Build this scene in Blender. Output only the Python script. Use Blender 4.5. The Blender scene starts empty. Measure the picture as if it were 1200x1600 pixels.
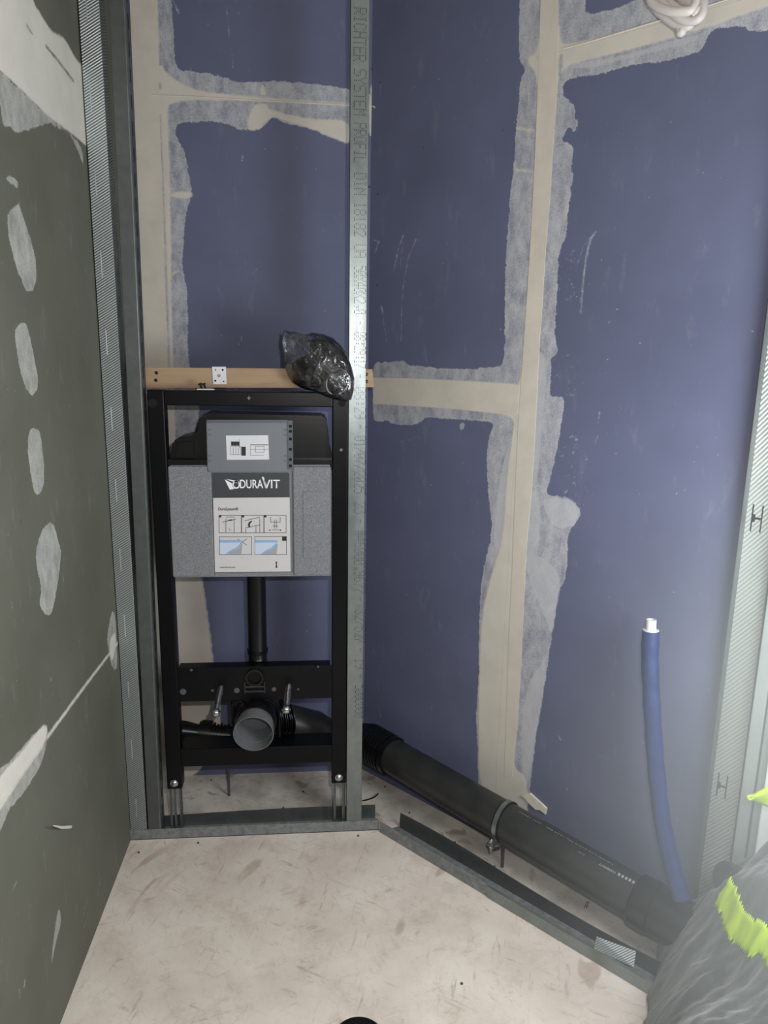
import bpy, bmesh, math, random
import numpy as np
from mathutils import Vector, Matrix
random.seed(4); rng = np.random.default_rng(4)
SC = bpy.context.scene
COL = SC.collection

# ---------------------------------------------------------------- camera (1200x1600 frame)
C = np.array([0.5257, -1.8455, 1.3449]); YAW, PITCH, ROLL, FPX = 0.0918, -0.2153, 0.0177, 1136.4
Fw = np.array([math.sin(YAW)*math.cos(PITCH), math.cos(YAW)*math.cos(PITCH), math.sin(PITCH)])
R0 = np.cross(Fw, [0, 0, 1]); R0 /= np.linalg.norm(R0); U0 = np.cross(R0, Fw)
RX = R0*math.cos(ROLL) + U0*math.sin(ROLL); UX = -R0*math.sin(ROLL) + U0*math.cos(ROLL)
cam = bpy.data.objects.new('camera', bpy.data.cameras.new('camera')); COL.objects.link(cam)
cam.data.sensor_fit = 'VERTICAL'; cam.data.sensor_height = 36; cam.data.lens = FPX/1600*36; cam.data.clip_start = .02
M = Matrix.Identity(4)
for i in range(3):
    M[i][0], M[i][1], M[i][2], M[i][3] = RX[i], UX[i], -Fw[i], C[i]
cam.matrix_world = M
SC.camera = cam

# ---------------------------------------------------------------- light
SC.view_settings.view_transform = 'Standard'; SC.view_settings.look = 'None'
SC.view_settings.gamma = 1; SC.view_settings.use_curve_mapping = False
SC.view_settings.exposure = 0.42
world = bpy.data.worlds.new('site_light'); SC.world = world; world.use_nodes = True
wb = world.node_tree.nodes['Background']; wb.inputs[0].default_value = (.86, .95, 1, 1); wb.inputs[1].default_value = .05
def lamp(name, kind, loc, energy, color=(1, 1, 1), size=.1, target=None, size_y=None):
    l = bpy.data.lights.new(name, kind); l.energy = energy; l.color = color
    if kind == 'AREA':
        l.size = size
        if size_y: l.shape = 'RECTANGLE'; l.size_y = size_y
    else: l.shadow_soft_size = size
    o = bpy.data.objects.new(name, l); COL.objects.link(o); o.location = loc
    if target is not None:
        o.rotation_euler = (Vector(target)-Vector(loc)).to_track_quat('-Z', 'Y').to_euler()
    return o
lamp('phone_flash', 'POINT', (.60, -1.82, 1.42), 30, (1, .96, .92), .012)
lamp('site_lamp', 'POINT', (1.38, -1.15, 1.05), 37, (.92, .98, 1), .26)

# ---------------------------------------------------------------- room geometry and helpers
D = 0.3135; XC = .6709; ANG = .8236; ZT = 2.62; HAZE = .62
Wd = np.array([math.cos(ANG), -math.sin(ANG), 0.]); Nn = np.array([math.sin(ANG), math.cos(ANG), 0.])
OC = np.array([XC, D, 0.]); UPV = np.array([0, 0, 1.])
def ray(u, v): return Fw + RX*(u-600)/FPX - UX*(v-800)/FPX
def py(u, v, y=0.): d = ray(u, v); return C + d*(y-C[1])/d[1]
def px(u, v, x=0.): d = ray(u, v); return C + d*(x-C[0])/d[0]
def pz(u, v, z=0.): d = ray(u, v); return C + d*(z-C[2])/d[2]
def pw(u, v, b=0.): d = ray(u, v); return C + d*((Nn@(OC-C)-b)/(Nn@d))
def sbz(s, b, z): return OC + Wd*s - Nn*b + UPV*z
def project(P):
    d = np.asarray(P)-C; q = d@Fw
    return 600+FPX*(d@RX)/q, 800-FPX*(d@UX)/q

def srgb(r, g, b):
    f = lambda c: ((c/255+.055)/1.055)**2.4 if c > 10.3 else c/255/12.92
    return (f(r), f(g), f(b), 1)
class Nodes:
    def __init__(s, name):
        s.m = bpy.data.materials.new(name); s.m.use_nodes = True; s.t = s.m.node_tree
        s.b = s.t.nodes['Principled BSDF']; s.tc = None
    def n(s, kind, **kw):
        o = s.t.nodes.new(kind)
        for k, v in kw.items():
            if k.startswith('i_'): o.inputs[k[2:].replace('_', ' ')].default_value = v
            else: setattr(o, k, v)
        return o
    def l(s, a, b): s.t.links.new(a, b)
    def co(s, which='Object', scale=(1, 1, 1), rot=(0, 0, 0)):
        if not s.tc: s.tc = s.n('ShaderNodeTexCoord')
        mp = s.n('ShaderNodeMapping'); mp.inputs['Scale'].default_value = scale; mp.inputs['Rotation'].default_value = rot
        s.l(s.tc.outputs[which], mp.inputs[0]); return mp.outputs[0]
    def noise(s, scale, detail=4, rough=.6, sc=(1, 1, 1), rot=(0, 0, 0), dist=0):
        o = s.n('ShaderNodeTexNoise'); o.inputs['Scale'].default_value = scale; o.inputs['Detail'].default_value = detail
        o.inputs['Roughness'].default_value = rough; o.inputs['Distortion'].default_value = dist
        v = s.co(rot=rot)
        if tuple(sc) != (1, 1, 1):
            m2 = s.n('ShaderNodeMapping'); m2.inputs['Scale'].default_value = sc; s.l(v, m2.inputs[0]); v = m2.outputs[0]
        s.l(v, o.inputs['Vector']); return o.outputs['Fac']
    def remap(s, v, a, b, c=0., d=1., smooth=False):
        o = s.n('ShaderNodeMapRange'); o.inputs[1].default_value = a; o.inputs[2].default_value = b
        o.inputs[3].default_value = c; o.inputs[4].default_value = d
        if smooth: o.interpolation_type = 'SMOOTHSTEP'
        s.l(v, o.inputs[0]); return o.outputs[0]
    def math(s, op, a, b):
        o = s.n('ShaderNodeMath'); o.operation = op
        for i, x in enumerate((a, b)):
            if isinstance(x, (int, float)): o.inputs[i].default_value = x
            else: s.l(x, o.inputs[i])
        return o.outputs[0]
    def mix(s, f, a, b):
        o = s.n('ShaderNodeMix'); o.data_type = 'RGBA'
        for k, x in ((0, f), (6, a), (7, b)):
            if isinstance(x, (int, float)): o.inputs[k].default_value = x
            elif isinstance(x, tuple): o.inputs[k].default_value = x
            else: s.l(x, o.inputs[k])
        return o.outputs[2]
    def attr(s, name): o = s.n('ShaderNodeAttribute'); o.attribute_name = name; return o.outputs['Fac']
    def bump(s, h, strength=.3, dist=.002):
        o = s.n('ShaderNodeBump'); o.inputs['Strength'].default_value = strength; o.inputs['Distance'].default_value = dist
        s.l(h, o.inputs['Height']); s.l(o.outputs[0], s.b.inputs['Normal'])
    def setc(s, c):
        if isinstance(c, tuple): s.b.inputs['Base Color'].default_value = c
        else: s.l(c, s.b.inputs['Base Color'])
    def p(s, **kw):
        for k, v in kw.items(): s.b.inputs[k.replace('_', ' ')].default_value = v
        return s

def simple(name, col, rough=.5, metal=0., var=.12, nscale=30, bump=.0, spec=.5):
    k = Nodes(name).p(Roughness=rough, Metallic=metal); k.b.inputs['Specular IOR Level'].default_value = spec
    n = k.noise(nscale, 5)
    d = tuple(c*(1-var) for c in col[:3])+(1,); e = tuple(min(1, c*(1+var)) for c in col[:3])+(1,)
    k.setc(k.mix(k.remap(n, .3, .7), d, e))
    if bump: k.bump(k.noise(nscale*8, 3), bump, .001)
    return k.m

def board_mat(name, base, base2, smear_c, solid_c, scuff=.18):
    k = Nodes(name).p(Roughness=.62); k.b.inputs['Specular IOR Level'].default_value = .28
    big = k.noise(3.2, 3); fine = k.noise(420, 2)
    col = k.mix(k.remap(big, .35, .65), base, base2)
    col = k.mix(k.remap(k.noise(24, 6, .75, (1, 1, .35)), .58, .85, 0, scuff), col, smear_c)        # dusty wipe marks
    specks = k.remap(k.noise(95, 2), .755, .79, 0, .7)
    col = k.mix(specks, col, smear_c)
    e1 = k.math('MULTIPLY', k.math('SUBTRACT', k.noise(60, 5, .7), .5), .016)
    e2 = k.math('MULTIPLY', k.math('SUBTRACT', k.noise(420, 3, .7), .5), .010)
    sm = k.math('ADD', k.math('ADD', k.attr('smear'), e1), e2)
    so = k.math('ADD', k.math('ADD', k.attr('solid'), k.math('MULTIPLY', e1, .55)), k.math('MULTIPLY', e2, .5))
    mask = k.remap(sm, 0, .0016)
    blotch = k.math('ADD', k.math('MULTIPLY', k.noise(38, 5, .7, (1, 1, .5)), 1.1), k.math('MULTIPLY', k.noise(330, 3, .8), .9))
    op = k.remap(blotch, .76, 1.2, .30, .96)
    col = k.mix(k.math('MULTIPLY', mask, op), col, smear_c)
    edge = k.math('MULTIPLY', mask, k.remap(sm, .0016, .0045, .38, 0.))
    col = k.mix(edge, col, smear_c)
    hi = k.attr('scrape')                                                   # thin scraped-on marks
    col = k.mix(k.remap(k.math('ADD', hi, k.math('ADD', k.math('MULTIPLY', e1, .5), k.math('MULTIPLY', e2, .8))), 0, .003, 0, .62), col, smear_c)
    col = k.mix(k.remap(so, -.002, .0035, 0, 1), col, k.mix(k.remap(k.noise(14, 4), .3, .7), solid_c, tuple(c*.9 for c in solid_c[:3])+(1,)))
    col = k.mix(k.remap(k.attr('pencil'), 0, .0008, 0, .8), col, (.01, .01, .015, 1))
    k.setc(col)
    hgt = k.math('ADD', k.math('ADD', mask, k.remap(so, -.002, .004, 0, 1.3)), k.math('MULTIPLY', fine, .16))
    k.bump(k.math('ADD', hgt, k.math('MULTIPLY', k.noise(70, 3), .3)), .35, .0012)
    return k.m

M_blue = board_mat('blue_plasterboard', srgb(92, 96, 121), srgb(100, 104, 131), srgb(186, 186, 190), srgb(206, 200, 190))
M_green = board_mat('green_plasterboard', srgb(96, 97, 86), srgb(106, 107, 96), srgb(188, 188, 184), srgb(224, 220, 210), .3)
M_tape = simple('joint_tape_filler', srgb(200, 194, 182), .75, 0, .06, 18, .25, .2)
M_fill = simple('joint_filler', srgb(205, 200, 188), .8, 0, .06, 40, .2, .2)

# ---------------------------------------------------------------- object helpers
def link(name, me, mat=None, parent=None, smooth=False):
    if mat is not None:
        me.materials.append(mat)
    o = bpy.data.objects.new(name, me); COL.objects.link(o)
    if parent is not None: o.parent = parent; o.matrix_parent_inverse = parent.matrix_basis.inverted() if False else Matrix.Identity(4)
    if smooth:
        for p in me.polygons: p.use_smooth = True
    return o
def empty(name, loc=(0, 0, 0)):
    o = bpy.data.objects.new(name, None); COL.objects.link(o); o.location = loc; o.empty_display_size = .05
    return o
def tag(o, label=None, cat=None, group=None, kind=None):
    for k, v in (('label', label), ('category', cat), ('group', group), ('kind', kind)):
        if v: o[k] = v
    return o
SPLIT = {'pressed_slot', 'post_hole', 'plate_hole', 'hinge_slot', 'screw_head', 'screw', 'knockout', 'tank_panel', 'seal_rib', 'ribbed_coupling', 'bellows', 'barcode_print', 'cross_mark', 'cover_lip', 'lug', 'clamp_screw', 'socket_clip'}
class B:
    """collects shapes in world space, links them as one mesh (relative to its root's location)"""
    def __init__(s): s.bm = bmesh.new()
    def quadbox(s, c8, bevel=0, seg=2):
        vs = [s.bm.verts.new(tuple(c)) for c in c8]
        fs = [s.bm.faces.new([vs[i] for i in q]) for q in ((0, 3, 2, 1), (4, 5, 6, 7), (0, 1, 5, 4), (1, 2, 6, 5), (2, 3, 7, 6), (3, 0, 4, 7))]
        if bevel:
            es = list({e for f in fs for e in f.edges})
            bmesh.ops.bevel(s.bm, geom=es, offset=bevel, segments=seg, affect='EDGES', profile=.5)
        return s
    def box(s, a, b, bevel=0, seg=2):
        (x0, y0, z0), (x1, y1, z1) = a, b
        return s.quadbox([(x0, y0, z0), (x1, y0, z0), (x1, y1, z0), (x0, y1, z0), (x0, y0, z1), (x1, y0, z1), (x1, y1, z1), (x0, y1, z1)], bevel, seg)
    def wbox(s, s0, s1, b0, b1, z0, z1, bevel=0):          # along the slanted wall: s along it, b out of it
        return s.quadbox([sbz(s0, b1, z0), sbz(s1, b1, z0), sbz(s1, b0, z0), sbz(s0, b0, z0), sbz(s0, b1, z1), sbz(s1, b1, z1), sbz(s1, b0, z1), sbz(s0, b0, z1)], bevel)
    def tube(s, pts, rad, n=20, caps=True, inner=None):
        P = [np.array(p, float) for p in pts]; k = len(P)
        rad = rad if hasattr(rad, '__len__') else [rad]*k
        T = [P[min(i+1, k-1)]-P[max(i-1, 0)] for i in range(k)]; T = [t/np.linalg.norm(t) for t in T]
        a = np.array([0, 0, 1.]) if abs(T[0][2]) < .9 else np.array([1., 0, 0])
        u = np.cross(T[0], a); u /= np.linalg.norm(u); rings = []
        for i in range(k):
            u = u - T[i]*(u@T[i]); u /= np.linalg.norm(u); v = np.cross(T[i], u)
            rings.append([s.bm.verts.new(tuple(P[i]+rad[i]*(math.cos(2*math.pi*j/n)*u+math.sin(2*math.pi*j/n)*v))) for j in range(n)])
        for r0, r1 in zip(rings[:-1], rings[1:]):
            for j in range(n): s.bm.faces.new((r0[j], r0[(j+1) % n], r1[(j+1) % n], r1[j]))
        if caps: s.bm.faces.new(rings[0][::-1]); s.bm.faces.new(rings[-1])
        return s
    def cyl(s, a, b, r, n=20): return s.tube([a, b], r, n)
    def ring(s, a, b, ro, ri, n=32):                        # open hollow tube
        a = np.array(a, float); b = np.array(b, float)
        t = (b-a)/np.linalg.norm(b-a)
        e = t*1e-5
        return s.tube([a, a+e, b-e, b, b-e*0+e*1e-3, b-t*1e-5, a+t*1e-5], [ri, ro, ro, ro, ri, ri, ri], n, caps=False)
    def poly(s, pts, off):                                  # extruded polygon: pts world, off vector
        off = np.array(off, float)
        lo = [s.bm.verts.new(tuple(p)) for p in pts]; hi = [s.bm.verts.new(tuple(np.array(p)+off)) for p in pts]
        s.bm.faces.new(lo[::-1]); s.bm.faces.new(hi)
        m = len(pts)
        for i in range(m): s.bm.faces.new((lo[i], lo[(i+1) % m], hi[(i+1) % m], hi[i]))
        return s
    def done(s, name, mat, parent=None, smooth=False, auto=None):
        bm = s.bm
        if name in SPLIT:
            bm.verts.index_update(); seen = set(); parts = []
            for v in bm.verts:
                if v in seen: continue
                st = [v]; isl = set()
                while st:
                    x = st.pop()
                    if x in isl: continue
                    isl.add(x); st += [e.other_vert(x) for e in x.link_edges]
                seen |= isl; parts.append(isl)
            if len(parts) > 1:
                last = None
                for isl in parts:
                    nb = B(); mp = {v: nb.bm.verts.new(v.co) for v in isl}
                    for f in {f for v in isl for f in v.link_faces}: nb.bm.faces.new([mp[v] for v in f.verts])
                    last = nb._link(name, mat, parent, smooth, auto)
                return last
        return s._link(name, mat, parent, smooth, auto)
    def _link(s, name, mat, parent=None, smooth=False, auto=None):
        bm = s.bm
        bmesh.ops.recalc_face_normals(bm, faces=bm.faces[:])
        if parent is not None:
            bmesh.ops.translate(bm, verts=bm.verts[:], vec=-Vector(root_loc(parent)))
        me = bpy.data.meshes.new(name); bm.to_mesh(me); bm.free()
        o = link(name, me, mat, parent)
        if smooth:
            for p in me.polygons: p.use_smooth = True
            try: me.set_sharp_from_angle(angle=math.radians(auto or 38))
            except Exception: pass
        return o
def root_loc(o):
    v = Vector(o.location)
    while o.parent is not None: o = o.parent; v += Vector(o.location)
    return v
def lathe(b, axis_o, axis_d, prof, n=32):                   # prof: list of (t, r)
    axis_o = np.array(axis_o, float); axis_d = np.array(axis_d, float); axis_d /= np.linalg.norm(axis_d)
    a = np.array([0, 0, 1.]) if abs(axis_d[2]) < .9 else np.array([1., 0, 0])
    u = np.cross(axis_d, a); u /= np.linalg.norm(u); v = np.cross(axis_d, u); rings = []
    for t, r in prof:
        rings.append([b.bm.verts.new(tuple(axis_o+axis_d*t+r*(math.cos(2*math.pi*j/n)*u+math.sin(2*math.pi*j/n)*v))) for j in range(n)])
    for r0, r1 in zip(rings[:-1], rings[1:]):
        for j in range(n): b.bm.faces.new((r0[j], r0[(j+1) % n], r1[(j+1) % n], r1[j]))
    return b

# ---------------------------------------------------------------- walls of plasterboard with filler
def sd_poly(P, poly):
    poly = np.array(poly); d = np.full(len(P), 9.); ins = np.zeros(len(P), bool)
    for a, b in zip(poly, np.roll(poly, -1, 0)):
        ab = b-a; t = np.clip(((P-a)@ab)/(ab@ab+1e-12), 0, 1); d = np.minimum(d, np.linalg.norm(P-a-t[:, None]*ab, axis=1))
        c = ((a[1] > P[:, 1]) != (b[1] > P[:, 1]))
        with np.errstate(divide='ignore', invalid='ignore'):
            xx = (b[0]-a[0])*(P[:, 1]-a[1])/(b[1]-a[1]+1e-12)+a[0]
        ins ^= c & (P[:, 0] < xx)
    return np.where(ins, d, -d)
def sd_line(P, pts, w):
    pts = np.array(pts); d = np.full(len(P), 9.)
    for a, b in zip(pts[:-1], pts[1:]):
        ab = b-a; t = np.clip(((P-a)@ab)/(ab@ab+1e-12), 0, 1)
        d = np.minimum(d, np.linalg.norm(P-a-t[:, None]*ab, axis=1))
    return w/2-d
def paint(P, items, unp):
    """items: ('p', pixels) polygon, ('l', pixels, width_m) stroke, ('-p'/'-l') cut-outs; returns a signed distance per vertex"""
    out = np.full(len(P), -.02)
    def chaikin(p):
        p = np.array(p); q = np.roll(p, -1, 0)
        return np.stack([.75*p+.25*q, .25*p+.75*q], 1).reshape(-1, 2)
    for it in items:
        pts = [unp(*q) for q in it[1]] if not it[0].endswith('*') else it[1]
        kind = it[0].strip('-*')
        if kind == 'p': pts = chaikin(chaikin(pts))
        arr = np.array(pts); lo = arr.min(0)-.03; hi = arr.max(0)+.03
        m = np.all((P > lo) & (P < hi), axis=1)
        if not m.any(): continue
        s = sd_poly(P[m], pts) if kind == 'p' else sd_line(P[m], pts, it[2])
        s = np.clip(s, -.02, .02)
        out[m] = np.minimum(out[m], -s) if it[0][0] == '-' else np.maximum(out[m], s)
    return out
def board(parent, org, ud, nd, s0, s1, z0, z1, layers, unp, mat, step=.0036, thick=.0125):
    ns = max(2, int((s1-s0)/step)); nz = max(2, int((z1-z0)/step))
    S, Z = np.meshgrid(np.linspace(s0, s1, ns), np.linspace(z0, z1, nz)); P2 = np.stack([S.ravel(), Z.ravel()], 1)
    V = org+P2[:, :1]*ud+P2[:, 1:]*UPV
    idx = np.arange(ns*nz).reshape(nz, ns)
    Q = np.stack([idx[:-1, :-1], idx[:-1, 1:], idx[1:, 1:], idx[1:, :-1]], -1).reshape(-1, 4)
    c = [org+ud*a+UPV*b+nd*t for t in (0, thick) for a, b in ((s0, z0), (s1, z0), (s1, z1), (s0, z1))]
    k = len(V); V = np.vstack([V, np.array(c)])
    Q = np.vstack([Q, np.array([(4, 5, 6, 7), (0, 1, 5, 4), (1, 2, 6, 5), (2, 3, 7, 6), (3, 0, 4, 7)])+k])
    me = bpy.data.meshes.new('plasterboard'); me.vertices.add(len(V)); me.vertices.foreach_set('co', V.astype(np.float32).ravel())
    me.loops.add(len(Q)*4); me.loops.foreach_set('vertex_index', Q.astype(np.int32).ravel())
    me.polygons.add(len(Q)); me.polygons.foreach_set('loop_start', np.arange(len(Q), dtype=np.int32)*4)
    me.update(calc_edges=True)
    for nm in ('smear', 'solid', 'scrape', 'pencil'):
        a = me.attributes.new(nm, 'FLOAT', 'POINT'); v = np.full(len(V), -.02, np.float32)
        v[:k] = paint(P2, layers.get(nm, []), unp); a.data.foreach_set('value', v)
    return link('plasterboard', me, mat, parent)

# -- back wall layers (pixels traced on the photo, laid onto the wall's plane)
ub = lambda u, v: tuple(py(u, v, D)[[0, 2]])
back_layers = {
 'solid': [('p', [(170, -330), (238, -330), (247, -80), (248, 0), (252, 60), (254, 105), (264, 118), (300, 140), (360, 148), (548, 161), (582, 164), (582, 168), (548, 166), (400, 157), (265, 156), (262, 180), (264, 240), (266, 300), (268, 400), (268, 480), (271, 560), (273, 640), (275, 720), (290, 850), (316, 905), (320, 940), (326, 985), (331, 1030), (338, 1070), (345, 1090), (345, 1140), (330, 1180), (300, 1220), (180, 1250)]),
           ('p', [(385, 204), (388, 178), (410, 165), (445, 178), (490, 186), (548, 186), (548, 227), (528, 219), (510, 211), (483, 200), (446, 190), (427, 181), (417, 190), (402, 203)]),
           ('p', [(394, 160), (425, 162), (412, 196), (402, 203), (384, 205)]), ('p', [(578, 130), (587, 130), (585, 215), (577, 210)]),
           ('p', [(407, 132), (412, 132), (418, 150), (404, 150)]), ('p', [(266, 300), (298, 299), (302, 305), (296, 311), (266, 309)]), ('l', [(270, 428), (279, 423)], .006),
           ('-l', [(231, 18), (235, 78)], .012), ('-l', [(248, 0), (251, 100)], .006), ('-l', [(249, 130), (250, 137)], .005), ('-l', [(233, 152), (234, 176)], .009),
           ('-l', [(249, 180), (254, 300), (258, 400), (262, 520), (266, 640)], .0045), ('-l', [(225, 385), (226, 386)], .004)],
 'smear': [('p', [(170, -330), (262, -330), (268, -80), (269, 20), (272, 60), (274, 108), (300, 112), (330, 115), (355, 122), (372, 129), (400, 127), (450, 127), (500, 132), (548, 139), (587, 145), (585, 215), (577, 212), (570, 200), (547, 227), (510, 213), (483, 200), (443, 194), (425, 181), (413, 197), (400, 205), (383, 205), (367, 200), (350, 190), (300, 190), (276, 193), (273, 208), (280, 221), (290, 240), (294, 268), (301, 303), (293, 325), (289, 345), (287, 380), (285, 410), (287, 428), (292, 450), (294, 500), (293, 533), (295, 575), (310, 620), (312, 650), (300, 690), (300, 800), (318, 905), (334, 1030), (347, 1140), (300, 1220), (180, 1240)])],
 'scrape': [('l', [(354, 10), (356, 36)], .002), ('l', [(357, 40), (358, 60)], .004), ('l', [(362, 85), (364, 107)], .003), ('l', [(379, 243), (379, 249)], .005), ('l', [(378, 525), (377, 532)], .005),
            ('l', [(298, 105), (298, 120)], .004), ('l', [(325, 37), (327, 39)], .005), ('l', [(585, 0), (588, 45)], .006), ('l', [(587, 90), (585, 160)], .004), ('l', [(584, 215), (580, 330)], .0025), ('l', [(576, 860), (573, 990)], .003), ('l', [(578, 990), (575, 1030)], .006),
            ('l', [(582, 375), (578, 420)], .006), ('l', [(270, 0), (279, 20)], .006), ('l', [(461, 228), (463, 232)], .004)],
 'pencil': [('l', [(581, 107), (581.3, 107)], .007), ('l', [(577, 292), (577.3, 292)], .007), ('l', [(574, 430), (574.3, 430)], .006), ('l', [(572, 667), (572.3, 667)], .006), ('l', [(571, 772), (571.3, 772)], .006), ('l', [(570, 885), (570.3, 885)], .006)],
}
uw = lambda u, v: (lambda q: ((q-OC)@Wd, q[2]))(pw(u, v))
specks = []
for _ in range(170):
    u, v = random.gauss(893, 12), random.uniform(680, 800)
    if u > 872: specks.append(('l', [(u, v), (u+.6, v+.8)], random.uniform(.0012, .0048)))
for _ in range(70):
    u, v = random.gauss(882, 14), random.uniform(545, 620); specks.append(('l', [(u, v), (u+.5, v+.8)], random.uniform(.001, .004)))
for _ in range(70):
    u, v = random.gauss(888, 8), random.uniform(390, 470); specks.append(('l', [(u, v), (u+.5, v+1.5)], random.uniform(.001, .004)))
for _ in range(90):
    u, v = random.uniform(600, 1150), random.uniform(60, 1300); specks.append(('l', [(u, v), (u+.5, v+.5)], random.uniform(.001, .0028)))
right_layers = {
 'solid': [('p', [(846, -60), (850, -330), (876, -330), (874, -60), (873, 60), (885, 72), (1037, 29), (1500, -107), (1510, -72), (1210, 5), (1115, 40), (1037, 64), (960, 84), (905, 97), (880, 106), (871, 130), (866, 200), (860, 300), (852, 400), (846, 500), (843, 533), (838, 640), (832, 750), (823, 850), (816, 1000), (813, 1066), (808, 1140), (800, 1200), (826, 1215), (822, 1300), (748, 1260), (747, 1105), (749, 1030), (752, 960), (766, 900), (786, 840), (790, 750), (800, 680), (803, 652), (770, 645), (700, 638), (582, 631), (583, 590), (700, 593), (800, 599), (812, 600), (818, 533), (828, 400), (834, 290), (838, 200), (842, 120), (818, 92), (843, 80)]),
           ('p', [(800, 262), (836, 266), (834, 270), (802, 268)]), ('p', [(806, 198), (836, 200), (834, 207), (806, 203)]),
           ('-l', [(873, -60), (874, 34)], .012), ('-l', [(876, 88), (871, 200), (864, 300), (857, 400), (850, 500), (847, 545), (842, 640)], .007), ('-l', [(831, 800), (820, 960), (814, 1060), (808, 1130)], .012)],
 'smear': [('p', [(925, -330), (816, -330), (812, -60), (811, 30), (810, 98), (822, 108), (812, 122), (810, 160), (806, 200), (802, 268), (797, 300), (794, 350), (790, 400), (788, 470), (789, 572), (765, 573), (735, 577), (705, 576), (684, 575), (655, 571), (634, 570), (632, 563), (600, 566), (585, 565), (582, 590), (582, 656), (592, 660), (600, 657), (612, 661), (627, 665), (648, 664), (662, 656), (668, 652), (700, 655), (740, 657), (772, 660), (768, 672), (762, 690), (760, 720), (762, 766), (765, 790), (768, 820), (766, 845), (762, 858), (756, 885), (752, 910), (748, 966), (748, 1066), (743, 1116), (746, 1160), (747, 1260), (822, 1300), (828, 1236), (832, 1200), (839, 1136), (852, 1066), (860, 1010), (868, 963), (872, 923), (882, 910), (887, 880), (887, 840), (892, 826), (907, 808), (906, 793), (896, 782), (883, 776), (866, 774), (853, 773), (860, 745), (867, 720), (880, 650), (882, 621), (872, 618), (859, 621), (860, 600), (862, 583), (859, 560), (875, 550), (867, 533), (868, 500), (872, 433), (873, 393), (885, 370), (888, 340), (892, 300), (897, 273), (891, 262), (897, 237), (893, 224), (877, 221), (884, 208), (888, 198), (898, 208), (903, 195), (904, 187), (897, 185), (900, 170), (892, 157), (878, 150), (882, 125), (907, 120), (943, 116), (963, 108), (987, 103), (1010, 98), (1033, 98), (1060, 90), (1087, 83), (1098, 76), (1104, 65), (1107, 50), (1130, 43), (1163, 40), (1166, 50), (1215, 46), (1300, 30), (1500, -36), (1500, -180), (1230, -90), (1020, -40), (998, 0), (950, 17), (914, 23), (915, 8), (930, -60)]), ],
 'scrape': [('l', [(630, 368), (622, 390), (615, 425)], .005), ('l', [(630, 380), (625, 420)], .003), ('l', [(650, 374), (638, 402), (630, 448), (628, 480), (627, 532)], .004),
('p', [(846, 778), (882, 776), (905, 790), (902, 820), (870, 830), (850, 800)]), ('p', [(826, 760), (846, 770), (842, 880), (820, 880)]), ('p', [(822, 860), (850, 870), (880, 900), (868, 960), (862, 1000), (850, 960), (822, 900)]),
           ('p', [(842, 1040), (855, 1030), (848, 1100), (836, 1160), (828, 1220), (818, 1240), (812, 1150), (822, 1070)]), ('p', [(835, 540), (858, 560), (850, 640), (840, 760), (832, 760)]), ('p', [(820, 640), (806, 700), (790, 860), (770, 870), (775, 780), (790, 700)]),
            ('p', [(880, 100), (960, 90), (1090, 50), (1100, 62), (1000, 88), (900, 112)]),
            ('l', [(595, 478), (599, 500), (604, 533)], .004), ('p', [(593, 476), (598, 476), (601, 500)]), ('l', [(931, 362), (922, 376), (916, 400), (911, 440), (907, 490)], .006), ('l', [(926, 366), (912, 384), (903, 410)], .004),
            ('l', [(937, 643), (934, 660)], .004), ('l', [(934, 680), (930, 692)], .0045), ('l', [(590, 1063), (592, 1080)], .003), ('l', [(590, 1100), (595, 1120)], .004), ('l', [(596, 1092), (603, 1117)], .002),
            ('l', [(950, 500), (951, 508)], .003), ('l', [(954, 501), (952, 508)], .003), ('l', [(584, 375), (592, 378), (586, 395)], .006), ('l', [(595, 130), (594, 148)], .004), ('p', [(718, 659), (728, 660), (724, 672), (718, 674)]), ('l', [(626, 691), (655, 683)], .0025),
            ('l', [(1019, 34), (1021, 35)], .003), ('l', [(1013, 307), (1014, 308)], .004), ('l', [(948, 933), (952, 934)], .004), ('l', [(873, 1150), (876, 1156)], .006), ('l', [(935, 1180), (970, 1192)], .003), ('l', [(995, 763), (999, 773)], .003)] + specks,
 'pencil': [('l', [(669, 669), (712, 667), (691, 718), (669, 669)], .0013), ('l', [(651, 691), (652, 706), (660, 714), (667, 708), (666, 697), (661, 694)], .0012), ('l', [(671, 672), (676, 730)], .001), ('l', [(655, 726), (738, 739)], .0018),
            ('l', [(692, 737), (707, 779), (668, 786)], .0014), ('l', [(684, 738), (668, 784)], .001), ('l', [(594, 129), (594.3, 129)], .006), ('l', [(590, 303), (590.3, 303)], .006), ('l', [(589, 446), (589.3, 446)], .006), ('l', [(583, 702), (583.3, 702)], .005), ('l', [(581, 801), (581.3, 801)], .005), ('l', [(580, 915), (580.3, 915)], .005), ('l', [(579, 1014), (579.3, 1014)], .005), ('l', [(785, 200), (787, 206)], .003), ('l', [(662, 228), (660, 236)], .003)],
}
ul = lambda u, v: tuple(px(u, v, 0.)[[1, 2]])
lsp = [('l', [(u, v), (u+1, v+2)], random.uniform(.0015, .004)) for u, v in ((random.uniform(0, 170), random.uniform(300, 1500)) for _ in range(60))]
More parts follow.
